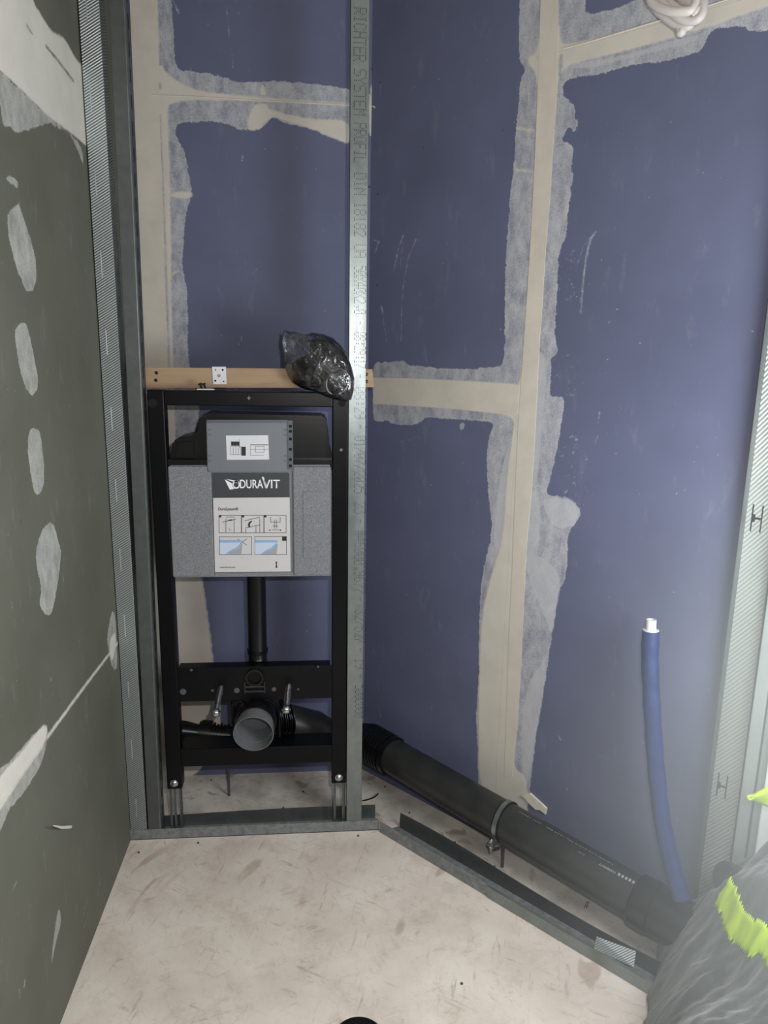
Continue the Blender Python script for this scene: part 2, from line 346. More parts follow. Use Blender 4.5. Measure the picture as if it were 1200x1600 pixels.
left_layers = {
 'solid': [('p', [(-60, -60), (40, -60), (50, 0), (64, 22), (77, 44), (86, 52), (97, 56), (105, 66), (113, 82), (124, 100), (150, 110), (150, 150), (150, 242), (128, 222), (110, 208), (80, 187), (40, 148), (0, 110), (-60, 60)]),
           ('p', [(74, 1122), (74, 1160), (40, 1205), (0, 1268), (-60, 1350), (-60, 1290), (0, 1212), (36, 1172)]), ('l', [(183, 1006), (137, 1066), (74, 1152)], .010),
           ('p', [(170, 1000), (181, 985), (181, 1012), (174, 1040)]), ('-l', [(72, 72), (95, 100), (115, 127)], .004), ('-l', [(42, 40), (50, 52)], .003)],
 'smear': [('p', [(0, 110), (80, 187), (128, 223), (131, 262), (124, 240), (112, 215), (102, 205), (85, 198), (78, 191), (60, 198), (38, 206), (24, 208), (14, 196), (4, 198), (0, 150), (-60, 140), (-60, 60)]),
           ('p', [(9, 276), (20, 274), (29, 287), (27, 295), (18, 288), (10, 282)]),
           ('p', [(12, 328), (27, 322), (29, 312), (33, 330), (40, 350), (50, 378), (57, 410), (57, 445), (45, 461), (33, 440), (22, 405), (16, 385), (12, 355)]),
           ('p', [(23, 510), (37, 502), (42, 506), (50, 540), (60, 590), (59, 610), (49, 621), (38, 602), (29, 570), (24, 535)]),
           ('p', [(45, 674), (54, 667), (63, 674), (66, 700), (70, 735), (68, 762), (58, 778), (52, 765), (45, 725), (43, 695)]),
           ('p', [(62, 836), (70, 822), (79, 813), (86, 824), (91, 845), (96, 862), (93, 893), (88, 925), (81, 962), (70, 962), (60, 944), (66, 920), (58, 892), (55, 865)]),
           ('p', [(166, 1000), (173, 960), (178, 952), (181, 975), (184, 1040), (180, 1048), (174, 1042), (170, 1016)]),
           ('p', [(74, 1122), (20, 1185), (0, 1200), (-60, 1250), (-60, 1400), (0, 1302), (14, 1265), (24, 1256), (45, 1228), (72, 1182)])],
 'scrape': [('l', [(20, 1390), (25, 1380)], .006), ('l', [(39, 1532), (38, 1540)], .008), ('p', [(92, 1410), (97, 1440), (88, 1470), (78, 1520), (84, 1460)]), ('l', [(138, 1400), (128, 1440)], .004), ('l', [(143, 1403), (132, 1450)], .003), ('l', [(157, 1370), (153, 1398)], .003),
            ('l', [(98, 900), (101, 914)], .004), ('l', [(18, 940), (24, 980)], .003), ('l', [(30, 930), (36, 975)], .003), ('l', [(80, 1072), (83, 1095)], .003), ('l', [(68, 1330), (72, 1360)], .005), ('l', [(30, 1545), (31, 1560)], .006), ('l', [(79, 1059), (81, 1064)], .006), ('l', [(88, 200), (87, 230)], .003), ('l', [(94, 203), (92, 222)], .002)] + lsp,
 'pencil': [('l', [(30, 790), (28, 800), (34, 812), (30, 820), (35, 830)], .0022), ('l', [(39, 645), (40, 652)], .002), ('l', [(97, 1157), (98, 1160)], .003), ('l', [(93, 1093), (93.4, 1095)], .004)],
}
def structure(name, label=None):
    o = empty(name); o['kind'] = 'structure'
    if label: o['label'] = label
    return o
wall_back = structure('wall_back', 'blue plasterboard wall with cream joint filler behind the black cistern frame')
B().box((-.02, D+.0135, 0), (XC+.03, D+.05, ZT)).done('wall_core', M_fill, wall_back)
for s0, s1, z0, z1 in ((-.01, .070, 0, 1.9998), (.0702, XC, 0, 1.9998), (-.01, XC, 2.0, ZT)):
    board(wall_back, np.array([0, D, 0.]), np.array([1., 0, 0]), np.array([0, 1., 0]), s0, s1, z0, z1, back_layers, ub, M_blue)
wall_right = structure('wall_right', 'slanted blue plasterboard wall with cream filled joints beside the cistern frame')
B().wbox(-.02, 1.75, -.05, -.0135, 0, ZT).done('wall_core', M_fill, wall_right)
for s0, s1, z0, z1 in ((.0005, .5092, 0, 1.2462), (.0005, .5092, 1.2465, ZT), (.5094, 1.75, 0, 1.9998), (.5094, 1.75, 2.0, ZT)):
    board(wall_right, OC, Wd, Nn, s0, s1, z0, z1, right_layers, uw, M_blue, .0036 if s1 < .6 or z0 > 1.9 else .0042)
wall_left = structure('wall_left', 'grey-green plasterboard wall with filled screw patches')
B().box((-.05, -2.6, 0), (-.0135, D, ZT)).done('wall_core', M_fill, wall_left)
ys = [(-2.6, -1.2), (-1.198, D)]
for y0, y1 in ys:
    for z0, z1 in ((0, .6025), (.6027, 1.792), (1.7922, ZT)):
        board(wall_left, np.zeros(3), np.array([0, 1., 0]), np.array([-1., 0, 0]), y0, y1, z0, z1, left_layers if y1 > 0 else {}, ul, M_green, .0042 if y1 > 0 else .1)
def tape(parent, pts, off, inset=0):
    b = B(); b.poly(pts, off); return b.done('joint_tape', M_tape, parent)
o_ = Nn*-.0009
tape(wall_right, [pw(*q) for q in ((847, -60), (852, -330), (875, -330), (873, -60), (872, 60), (870, 150), (866, 200), (860, 300), (852, 400), (846, 500), (843, 533), (838, 640), (832, 750), (823, 850), (816, 1000), (813, 1066), (808, 1140), (800, 1215), (788, 1215), (792, 1100), (795, 1000), (800, 900), (806, 750), (810, 660), (814, 600), (819, 533), (828, 400), (834, 290), (838, 200), (842, 100))], o_)
tape(wall_right, [pw(*q) for q in ((584, 590), (640, 591), (700, 594), (760, 597), (812, 601), (809, 648), (770, 645), (700, 638), (640, 634), (583, 631))], o_)
tape(wall_back, [py(u, v, D) for u, v in ((186, -330), (234, -330), (243, -60), (247, 100), (250, 200), (254, 300), (258, 450), (262, 600), (268, 760), (272, 905), (276, 1000), (280, 1150), (240, 1180))], (0, -.0008, 0))
# raised ridge of filler along the horizontal joint
B().tube([py(u, v, D-.0004) for u, v in ((236, 149), (300, 151), (400, 157), (480, 161), (582, 166))], .0022, 8).done('filler_ridge', M_fill, wall_back)
B().tube([pw(u, v, .0004) for u, v in ((583, 166), (586, 168))], .002, 8).done('filler_ridge', M_fill, wall_right)
B().tube([pw(u, v, .0003) for u, v in ((880, 76), (917, 66.5), (1037, 30), (1200, -20), (1490, -104))], .0012, 8).done('filler_ridge', M_fill, wall_right)
# ceiling (above the frame)
M_ceil = simple('bare_ceiling_board', srgb(196, 194, 188), .8, 0, .05, 6)
tag(B().box((-.05, -2.6, ZT), (2.3, D+.05, ZT+.03)).done('ceiling', M_ceil), kind='structure')

# ---------------------------------------------------------------- floors
k = Nodes('dusty_strand_board').p(Roughness=.85); k.b.inputs['Specular IOR Level'].default_value = .2
base = k.mix(k.remap(k.noise(5, 4), .35, .65), srgb(236, 226, 215), srgb(218, 206, 194))
fl = None
for i, (ang, thr) in enumerate(((.3, .57), (1.25, .58), (2.1, .57), (2.75, .59))):
    f = k.remap(k.noise(74, 4, .7, (1, .13, 1), (0, 0, ang), .15), thr, thr+.10)
    g = k.remap(k.noise(9+i*2, 5, .7), .44, .66)
    fl = k.math('MULTIPLY', f, g) if fl is None else k.math('MAXIMUM', fl, k.math('MULTIPLY', f, g))
col = k.mix(k.math('MULTIPLY', fl, .6), base, srgb(158, 138, 122))
col = k.mix(k.remap(k.noise(11, 6, .75), .5, .75, 0, .45), col, srgb(178, 158, 142))
big = k.math('MULTIPLY', k.remap(k.noise(15, 2, .5, (1, .3, 1), (0, 0, .5), .6), .64, .70), k.remap(k.noise(3.3, 2), .5, .6))
col = k.mix(k.math('MULTIPLY', big, .5), col, srgb(168, 138, 118))
col = k.mix(k.remap(k.noise(150, 3, .8), .62, .72, 0, .4), col, srgb(130, 116, 104))
col = k.mix(k.remap(k.noise(60, 4, .8, (1, .5, 1)), .55, .7, 0, .35), col, srgb(226, 218, 206))
k.setc(col); k.bump(k.math('ADD', fl, k.noise(200, 3)), .3, .0015)
M_osb = k.m
k = Nodes('dusty_screed').p(Roughness=.9); k.b.inputs['Specular IOR Level'].default_value = .15
col = k.mix(k.remap(k.noise(7, 6, .65), .4, .62), srgb(224, 216, 206), srgb(184, 176, 168))
col = k.mix(k.remap(k.noise(5, 3, .8, (1, 1.6, 1), (0, 0, 1), 1.2), .585, .64, 0, .55), col, srgb(130, 120, 112))
col = k.mix(k.remap(k.noise(90, 4, .8), .6, .72, 0, .5), col, srgb(110, 100, 92))
k.setc(col); k.bump(k.noise(40, 6, .7), .5, .004)
M_screed = k.m
floor = structure('floor', 'dusty pale floor of strand board in front of bare screed')
tk = .02
e0 = sbz(0, .19, 0); fr = np.array([.697, 0, 0.])
def along(t): return fr+Wd*t
osb = [(-.05, 0, 0), tuple(fr), tuple(along(1.25)), (2.3, -1.4, 0), (2.3, -2.6, 0), (-.05, -2.6, 0)]
B().poly([(x, y, -tk) for x, y, z in osb], (0, 0, tk)).done('strand_board', M_osb, floor)
scr = [(-.05, .001, 0), (-.05, D+.05, 0), (XC+.02, D+.05, 0), tuple(sbz(1.75, -.05, 0)), tuple(sbz(1.75, .12, 0)), (along(1.25)[0]+.001, along(1.25)[1]+.001, 0), (fr[0]+.001, .001, 0)]
B().poly([(p[0], p[1], -tk) for p in scr], (0, 0, tk)).done('screed', M_screed, floor)
B().box((-.05, -2.6, -.06), (2.3, D+.05, -tk-.001)).done('subfloor', M_screed, floor)

# ---------------------------------------------------------------- metals and plastics
def galv(name, c=(150, 158, 158), rough=.42, spangle=26, var=.25, metal=.85):
    k = Nodes(name).p(Metallic=metal, Roughness=rough)
    a = srgb(*c); d = tuple(x*(1-var) for x in a[:3])+(1,)
    k.setc(k.mix(k.remap(k.noise(spangle, 5, .7), .3, .7), a, d))
    k.l(k.remap(k.noise(12, 4, .6, (1, 1, .12)), .3, .7, rough-.09, rough+.12), k.b.inputs['Roughness'])
    k.bump(k.noise(90, 3), .08, .001)
    return k.m
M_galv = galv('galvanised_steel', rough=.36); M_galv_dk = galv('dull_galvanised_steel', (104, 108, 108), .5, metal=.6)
M_track = galv('stained_track_steel', (156, 160, 162), .5, 60, .5, metal=.4)
def knurl(name, c, axis_rot, pitch=.0052, dark=.35):
    k = Nodes(name).p(Metallic=.62, Roughness=.36)
    w = k.n('ShaderNodeTexWave'); w.wave_type = 'BANDS'; w.bands_direction = 'X'; w.inputs['Scale'].default_value = 1/pitch*math.pi/10/1.0
    k.l(k.co(rot=axis_rot), w.inputs['Vector'])
    a = srgb(*c); d = tuple(x*dark for x in a[:3])+(1,)
    k.setc(k.mix(k.remap(w.outputs['Fac'], .25, .6), d, a))
    k.l(k.remap(k.noise(14, 4), .3, .7, .32, .48), k.b.inputs['Roughness'])
    k.bump(w.outputs['Fac'], .6, .0012)
    return k.m
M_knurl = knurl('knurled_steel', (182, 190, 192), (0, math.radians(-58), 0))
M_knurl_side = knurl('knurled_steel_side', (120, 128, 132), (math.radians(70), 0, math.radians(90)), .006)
M_knurl_r = knurl('knurled_steel_web', (196, 202, 198), (0, math.radians(-62), ANG), .0065, .72)
M_black = simple('black_powder_coat', (.0028, .003, .0042, 1), .33, 0, .3, 20, .05, .2)
M_blackp = simple('black_plastic', (.005, .005, .0058, 1), .3, 0, .25, 12, .06, .35)
M_pipe = simple('black_drain_pipe', (.022, .023, .022, 1), .42, 0, .35, 14, .08)
M_chrome = simple('zinc_bolt', srgb(190, 192, 196), .25, 1, .1, 60)
M_hole = simple('dark_hole', (.004, .004, .006, 1), .9, 0, 0)

# floor channels --------------------------------------------------------------------
ft = empty('floor_track', (0, 0, 0)); tag(ft, 'straight galvanised floor channel under the black cistern frame', 'metal channel')
T = .0012
B().box((.0, 0, .0005), (.697, .052, .0025)).done('channel_base', M_track, ft)
b = B(); b.poly([(0, 0, .001), (.697, 0, .001), (.697, 0, .032), (.66, 0, .033), (.63, 0, .0325), (.3, 0, .0335), (0, 0, .032)], (0, T, 0)); b.done('front_flange', M_track, ft)
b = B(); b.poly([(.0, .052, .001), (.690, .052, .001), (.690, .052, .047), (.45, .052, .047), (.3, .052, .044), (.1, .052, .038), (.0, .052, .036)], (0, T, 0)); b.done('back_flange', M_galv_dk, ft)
# slanted channel: bent sheet with wavy back flange
at = empty('angled_track', (.697, 0, 0)); tag(at, 'long slanted galvanised floor channel running right along the black pipe', 'metal channel')
def wpt(t, b, z): return fr+Wd*t+Nn*b+UPV*z
L = .98
def strip(b, rows, cols=26, thick=T):
    g = [[b.bm.verts.new(tuple(r(t))) for t in np.linspace(0, 1, cols)] for r in rows]
    for r0, r1 in zip(g[:-1], g[1:]):
        for i in range(cols-1): b.bm.faces.new((r0[i], r0[i+1], r1[i+1], r1[i]))
b = B(); strip(b, [lambda t: wpt(.008+t*L, -.004, .001), lambda t: wpt(.008+t*L, -.0042, .030), lambda t: wpt(.008+t*L, -.002, .0335)]); o = b.done('front_flange', M_track, at); 
o.modifiers.new('t', 'SOLIDIFY').thickness = T
b = B(); strip(b, [lambda t: wpt(.008+t*L, -.004, .0012), lambda t: wpt(.03+t*L, .050, .0012)]); o = b.done('channel_base', M_track, at); o.modifiers.new('t', 'SOLIDIFY').thickness = T
def bk(z): return lambda t: wpt(.036+t*(L-.03), .050+.004*math.sin(7*t+1)*z/.05, max(.0012, z*(1+.12*math.sin(6.5*t+.4))))
b = B(); strip(b, [bk(.0012), bk(.025), bk(.045)]); o = b.done('back_flange', M_galv_dk, at); o.modifiers.new('t', 'SOLIDIFY').thickness = T
# overlapping second length on the front
os_ = empty('track_sleeve', tuple(wpt(.42, -.005, 0))); tag(os_, 'short overlapping length clipped over the front of the slanted floor channel', 'metal channel')
b = B(); strip(b, [lambda t: wpt(.38+t*.62, -.0068, .001), lambda t: wpt(.38+t*.62, -.0068, .031), lambda t: wpt(.38+t*.62, -.004, .0355)]); o = b.done('outer_flange', M_galv, os_); o.modifiers.new('t', 'SOLIDIFY').thickness = T
# knurled offcut lying in the slanted channel
oc = empty('knurled_offcut', tuple(wpt(.78, .02, 0))); tag(oc, 'short knurled metal offcut lying in the slanted floor channel', 'metal offcut')
q = [pz(932, 1464, .052), pz(994, 1487, .052), pz(990, 1512, .034), pz(928, 1483, .034)]
b = B(); b.poly(q, (0, 0, .0012)); b.done('plate', knurl('knurled_offcut_steel', (150, 156, 156), (0, math.radians(-62), ANG), .0045, .86), oc)
b = B(); b.poly([q[0], q[1], q[1]-UPV*.03, q[0]-UPV*.03], Nn*.001); b.done('bent_edge', M_galv_dk, oc)

# studs ------------------------------------------------------------------------------
def c_stud(name, x0, x1, z0, z1, depth, lean, mat, side, label, y0=0., lipx=None, open_right=True):
    r = empty(name, (x0, y0, z0)); tag(r, label, 'metal stud')
    def sh(b):
        for v in b.bm.verts: v.co.x += (v.co.z-z0)*lean
        return b
    b = B(); b.box((x0, y0, z0), (x1, y0+.002, z1), .0008, 1); sh(b).done('front_flange', mat, r)
    if side != 'web_left':
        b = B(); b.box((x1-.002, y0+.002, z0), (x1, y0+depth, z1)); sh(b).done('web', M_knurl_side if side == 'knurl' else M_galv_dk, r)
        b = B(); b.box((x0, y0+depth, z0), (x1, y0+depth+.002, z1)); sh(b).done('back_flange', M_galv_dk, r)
        if side == 'smooth':   # rounded bend, slots in the web
            b = B(); b.tube([(x1-.0035, y0+.0035, z0), (x1-.0035, y0+.0035, z1)], .0037, 14); sh(b).done('bend', M_galv, r, True)
            b = B()
            for z in np.arange(z0+.06, z1, .055):
                b.box((x1-.0002, y0+.016, z), (x1+.0006, y0+.021, z+.03))
            sh(b).done('slot', M_hole, r)
    else:
        b = B(); b.box((x0, y0+.002, z0), (x0+.002, y0+depth, z1)); sh(b).done('web', M_galv_dk, r)
        b = B(); b.box((x0, y0+depth, z0), (x1, y0+depth+.002, z1)); sh(b).done('back_flange', M_galv_dk, r)
    return r
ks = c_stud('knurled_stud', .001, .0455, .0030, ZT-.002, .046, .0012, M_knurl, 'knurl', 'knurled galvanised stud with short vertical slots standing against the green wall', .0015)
b = B()
for u0, v0, u1, v1 in ((134, 0, 137, 34), (140, 128, 144, 175), (148, 265, 152, 307), (157, 393, 160, 435), (165, 515, 168, 555), (173, 636, 176, 673), (180, 748, 183, 785), (187, 857, 189, 892), (194, 961, 196, 995), (200, 1066, 201, 1090), (205, 1156, 208, 1186), (212, 1248, 215, 1276)):
    A, E_ = py(u0, v0, .0015), py(u1, v1, .0015); b.box((A[0]-.0011, .0008, E_[2]), (A[0]+.0011, .0022, A[2]), .0004, 1)
b.done('pressed_slot', galv('slot_edge', (226, 232, 234), .4), ks)
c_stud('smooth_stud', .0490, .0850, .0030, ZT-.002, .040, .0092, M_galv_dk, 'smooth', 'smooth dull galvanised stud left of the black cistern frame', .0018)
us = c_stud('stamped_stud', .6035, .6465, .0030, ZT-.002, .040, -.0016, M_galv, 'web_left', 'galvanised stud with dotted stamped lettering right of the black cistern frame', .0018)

FONT = {'R': '1E11111E141211', 'I': '0E04040404040E', 'C': '0E11101010110E', 'H': '1111111F111111', 'T': '1F040404040404', 'E': '1F10101E10101F', 'S': '0F10100E01011E', 'Y': '11110A04040404', 'M': '111B1515111111',
 'P': '1E11111E101010', 'O': '0E11111111110E', 'F': '1F10101E101010', 'L': '1010101010101F', 'D': '1E11111111111E', 'N': '11191513111111', '0': '0E11131519110E', '1': '040C040404040E', '2': '0E11010204081F', '3': '1F02040201110E',
 '4': '02060A121F0202', '5': '1F101E0101110E', '6': '0608101E11110E', '7': '1F010204080808', '8': '0E11110E11110E', '9': '0E11110F01020C', 'U': '1111111111110E', 'A': '0E11111F111111', 'X': '11110A040A1111', ',': '00000000060204', '.': '00000000000606',
 '-': '0000000E000000', '/': '01010204081010', '#': '0A0A1F0A1F0A0A', ':': '00060600060600', ' ': '00000000000000'}
def dots(b, text, v0, v1, uc=563.5):
    A = py(uc, v0, .0018); E_ = py(uc-.0057*(v1-v0), v1, .0018); n = len(text); ch = (A[2]-E_[2])/n
    W = .027
    for i, c in enumerate(text):
        rows = [int(FONT[c][j:j+2], 16) for j in range(0, 14, 2)]
        for r, bits in enumerate(rows):
            for q in range(5):
                if bits >> (4-q) & 1:
                    z = A[2]-ch*(i+.08+.84*q/4.6); x = A[0]+W*(.5-r/6.)-.0009+(A[2]-z)*.0008
                    a = .00108
                    vs = [b.bm.verts.new((x+a*math.cos(t), .00135, z+a*math.sin(t)*1.0)) for t in np.arange(6)*math.pi/3]
                    b.bm.faces.new(vs)
b = B()
for t, v0, v1 in (('RICHTER', 12, 98), ('SYSTEM', 108, 182), ('PROFIL', 192, 256), ('DIN', 270, 306), ('18182', 316, 371), ('UA', 382, 404), ('50X40X2,0', 415, 492), ('-', 500, 510), ('08:29:17', 519, 576), ('-', 583, 594), ('08:29', 605, 656), ('-', 662, 673), ('01/07/2025', 681, 772), ('23', 784, 804), ('-', 810, 820), ('#46000.9677', 829, 928), ('-', 932, 942), ('327527', 952, 1006), ('-', 1011, 1020), ('19', 1028, 1046), ('-', 1052, 1062), ('5000000', 1070, 1122)):
    dots(b, t, v0, v1)
o = b.done('stamped_lettering', M_hole, us); o['kind'] = 'stuff'
o.modifiers.new('t', 'SOLIDIFY').thickness = .0004
# right end of the cavity: channel stud lying open towards the room against the slanted wall
rs = empty('open_stud', tuple(sbz(1.075, 0, 0))); tag(rs, 'galvanised stud with H-shaped knockouts fixed upright at right end of slanted wall', 'metal stud')
S0, S1 = 1.066, 1.125
B().wbox(S0, S1, .0005, .002, .003, ZT-.002).done('web', M_knurl_r, rs)
B().wbox(S0-.0015, S0, .0005, .032, .003, ZT-.002).done('left_flange', M_galv_dk, rs)
B().wbox(S1, S1+.0015, .0005, .022, .003, ZT-.002).done('right_flange', M_galv, rs)
b = B()
for v in (805, 1236):
    z = pw(1150, v)[2]
    for ds in (.010, .028):
        b.wbox(S0+ds, S0+ds+.0025, .0018, .0026, z-.028, z+.028)
    b.wbox(S0+.010, S0+.030, .0018, .0026, z-.0022, z+.0022)
    b.wbox(S0+.010, S0+.017, .0018, .0026, z-.008, z+.008)
b.done('knockout', M_hole, rs)
M_wht = simple('white_lacquer', srgb(226, 232, 232), .35, 0, .03, 5)
M_grn = simple('grey_primer', srgb(150, 158, 154), .45, .3, .06, 12)
b = B(); b.wbox(1.131, 1.155, .002, .03, .003, ZT-.002, .002); o = b.done('smooth_channel', M_grn); tag(o, 'smooth grey channel standing right of the stud with knockouts', 'metal channel')
tr = tag(empty('trim_1', tuple(sbz(1.17, 0, 0))), 'white lacquered door frame at the right edge', kind='structure')
B().wbox(1.158, 1.20, .002, .028, .003, ZT-.002, .003).done('frame_rebate', M_grn, tr)
B().wbox(1.176, 1.60, .028, .045, .003, ZT-.002, .003).done('frame_face', M_wht, tr)

# ---------------------------------------------------------------- cistern frame
cf = empty('cistern_frame', (.355, .02, 0)); tag(cf, 'black steel in-wall toilet frame holding a grey concealed cistern', 'toilet frame')
FX0, FX1 = .106, .6015; PT = 1.247; PB = .152; Y0, Y1 = .004, .044
pw_ = .041
for x0 in (FX0, FX1-pw_):
    b = B(); b.box((x0, Y0, PB), (x0+pw_, Y1, PT), .003, 2); post = b.done('post', M_black, cf)
    cx = x0+pw_/2
    # bolt at the foot, on a small washer
    b = B(); b.cyl((cx, Y0-.001, PB+.02), (cx, Y0-.0035, PB+.02), .0105, 20); lathe(b, (cx, Y0-.0035, PB+.02), (0, -1, 0), [(0, .0085), (.003, .0082), (.006, .005), (.0065, .0)], 20); b.done('foot_bolt', M_chrome, post, True)
    # foot: slotted galvanised leg telescoping out of the post
    b = B()
    for dx in (.0035, .0155) if x0 < .3 else (.006, .030):
        b.box((x0+dx, Y0+.006, .004), (x0+dx+.0065, Y0+.008, PB+.05))
    b.box((x0+.031, Y0+.006, .004), (x0+.0335, Y1-.004, PB+.05)) if x0 < .3 else b.box((x0+.0375, Y0+.006, .004), (x0+.0395, Y1-.004, PB+.05))
    b.box((x0+.004, Y0+.006, .004), (x0+.036, Y1-.004, .0075))
    b.done('foot', M_galv_dk, cf)
b = B(); b.cyl((FX0+.013, Y0-.0004, PT-.033), (FX0+.013, Y0+.001, PT-.033), .011, 24); b.cyl((FX1-.017, Y0-.0004, PT-.028), (FX1-.017, Y0+.001, PT-.028), .009, 24); b.done('post_hole', M_hole, cf)
b = B(); b.box((FX0+pw_-.001, Y0+.001, PT-.038), (FX1-pw_+.001, Y1-.002, PT-.001), .003, 2); b.done('top_rail', M_black, cf)
M_scr = simple('screw_head', srgb(140, 142, 146), .35, .9, .1)
b = B()
for u, v in ((389, 622), (533, 703)):
    P = py(u, v, Y0); b.box((P[0]-.0045, Y0-.001, P[2]-.0008), (P[0]+.0045, Y0+.0005, P[2]+.0008)); b.box((P[0]-.0008, Y0-.001, P[2]-.0045), (P[0]+.0008, Y0+.0005, P[2]+.0045))
b.done('cross_mark', M_scr, cf)
# lower rail with a wide top
zr1 = py(400, 1168, Y0)[2]; zr0 = py(400, 1195, Y0)[2]
b = B(); b.box((FX0+pw_-.001, Y0+.001, zr0), (FX1-pw_+.001, .075, zr1), .002, 2); b.done('bottom_rail', M_black, cf)
# mounting plate with return lip
zp1 = py(400, 1042, Y0)[2]; zp0 = py(400, 1094, Y0)[2]
b = B(); b.box((FX0+pw_-.001, Y0+.001, zp0), (FX1-pw_+.001, Y0+.004, zp1), .0008, 1); b.box((FX0+pw_+.004, Y0+.003, zp1-.003), (FX1-pw_-.004, .040, zp1), .0008, 1); plate = b.done('mounting_plate', M_black, cf)
M_seen = simple('filler_seen_through_hole', srgb(178, 172, 164), .8, 0, .04)
b = B()
for u, v, r in ((286, 1081, .0085), (299, 1047, .0035), (332, 1079, .004), (370, 1079, .0075), (428, 1077, .006), (497, 1042, .003), (466, 1077, .003)):
    P = py(u, v, Y0); b.cyl((P[0], Y0-.0002, P[2]), (P[0], Y0+.0011, P[2]), r, 18)
b.done('plate_hole', simple('plate_hole_grey', srgb(84, 83, 86), .8, 0, .1), plate)
# flush inlet socket
P = py(398, 1058, Y0)
b = B(); lathe(b, (P[0], Y0+.02, P[2]), (0, -1, 0), [(0, .024), (.026, .024), (.026, .019), (.002, .018), (.002, 0)], 28); b.done('flush_socket', M_blackp, cf, True)
b = B()
for z in (-.026, -.040): b.box((P[0]-.028, Y0-.006, P[2]+z-.002), (P[0]+.028, Y0+.001, P[2]+z+.002), .0008, 1)
for sx in (-.028, .025): b.box((P[0]+sx, Y0-.007, P[2]-.045), (P[0]+sx+.003, Y0+.001, P[2]-.012), .0008, 1)
b.done('socket_clip', simple('satin_black_clip', (.03, .03, .032, 1), .3, 0, .1), cf)
# threaded rods with capped ends
for u0, v0, u1, v1 in ((345, 1073, 337, 1114), (451, 1070, 447, 1109)):
    A = py(u0, v0, Y0); d = np.array([0, -1., 0]); Lr = .085
    E_ = py(u1, v1, Y0-Lr)
    b = B(); b.cyl(A, E_, .0072, 16)
    for t in np.linspace(.05, .95, 30):
        Pm = A+(E_-A)*t; b.cyl(Pm, Pm+(E_-A)/np.linalg.norm(E_-A)*.0012, .0075, 12)
    rod = b.done('threaded_rod', M_chrome, cf, True)
    dd = (E_-A)/np.linalg.norm(E_-A)
    b = B(); b.cyl(E_-dd*.006, E_, .0125, 6); lathe(b, E_, dd, [(0, .0112), (.004, .0110), (.008, .008), (.010, .001), (.010, 0)], 18); b.done('cap_nut', M_chrome, rod, True)
# flush pipe
zc0 = py(400, 903, .01)[2]
xp = py(401, 960, .07)[0]
b = B(); b.tube([(xp, .075, zc0+.03), (xp, .075, zp1-.0), (xp, .06, zp1-.03), (xp, .03, zp1-.05)], .0262, 28); b.done('flush_pipe', M_blackp, cf, True)
b = B(); b.cyl((xp, .075, zp1+.012), (xp, .075, zp1+.022), .029, 28); b.done('pipe_collar', M_blackp, cf, True)
# insulation shell of the cistern
ax = lambda u, v, y=0.006: py(u, v, y)
x0c, x1c = ax(263, 800)[0], ax(519.5, 800)[0]; zt = ax(390, 726)[2]; zb = ax(390, 902)[2]
k = Nodes('grey_foam_shell').p(Roughness=.85); k.b.inputs['Specular IOR Level'].default_value = .2
k.setc(k.mix(k.remap(k.noise(380, 3, .8), .35, .65), srgb(104, 105, 110), srgb(146, 147, 152))); k.bump(k.noise(300, 2), .4, .001); M_foam = k.m
b = B(); b.poly([(x0c+.006, .012, zb), (x1c-.004, .012, zb), (x1c, .012, zb+.006), (x1c, .012, zt-.02), (x1c-.008, .012, zt), (x0c+.012, .012, zt), (x0c, .012, zt-.014), (x0c, .012, zb+.008)], (0, .13, 0))
lx, rx = ax(333, 800)[0], ax(457, 800)[0]
b.box((x0c+.004, .005, zb+.003), (lx-.002, .013, zt-.005), .003, 2); b.box((rx+.002, .005, zb+.003), (x1c-.004, .013, zt-.005), .003, 2); b.box((lx-.001, .0095, zb+.002), (rx+.001, .013, zb+.012))
b.box((ax(473, 770)[0], .0035, ax(473, 872)[2]), (ax(505, 770)[0], .006, ax(473, 768)[2]), .001, 1)
b.done('foam_shell', M_foam, cf)
# black tank top: stepped profile
def prof(pts, y): return [tuple(py(u, v, y)) for u, v in pts]
b = B(); top = [(262, 726), (270, 690), (277, 684), (300, 683), (311, 676), (313, 652), (318, 646), (505, 650), (511, 656), (513, 700), (521, 722), (521, 727)]
b.poly(prof(top, .028), (0, .11, 0)); bmesh.ops.bevel(b.bm, geom=[e for e in b.bm.edges if e.calc_length() > .02], offset=.004, segments=2, affect='EDGES'); b.done('tank', M_blackp, cf)
b = B(); b.poly(prof([(262, 718), (521, 719), (521, 726), (262, 727)], .010), (0, .02, 0)); b.done('tank_rim', M_blackp, cf)
b = B(); b.poly(prof([(272, 716), (279, 692), (302, 690), (303, 716)], .022), (0, .008, 0)); b.poly(prof([(458, 660), (506, 661), (508, 714), (458, 714)], .022), (0, .008, 0)); b.done('tank_panel', M_blackp, cf)
# grey inspection cover
M_cov = simple('grey_cover_plastic', srgb(112, 116, 124), .45, 0, .05, 8, .05)
b = B(); b.poly(prof([(322, 658), (457, 657), (458, 737), (324, 738)], .003), (0, .022, 0)); bmesh.ops.bevel(b.bm, geom=b.bm.edges[:], offset=.002, segments=2, affect='EDGES'); cover = b.done('inspection_cover', M_cov, cf)
b = B()
b.poly(prof([(323, 656), (449, 656), (449, 660), (323, 661)], -.001), (0, .006, 0))
b.poly(prof([(449.5, 657), (457, 657), (458, 734), (450.5, 734)], -.001), (0, .003, 0))
for v in (675, 716):
    for u, s_ in ((325, 1), (448, -1)):
        for a_, c_ in (((0, -4), (5, -3)), ((0, 4), (5, 5))):
            b.poly(prof([(u+s_*a_[0], v+a_[1]), (u+s_*c_[0], v+a_[1]), (u+s_*c_[0], v+a_[1]+1), (u+s_*a_[0], v+a_[1]+1)], .0015), (0, .002, 0))
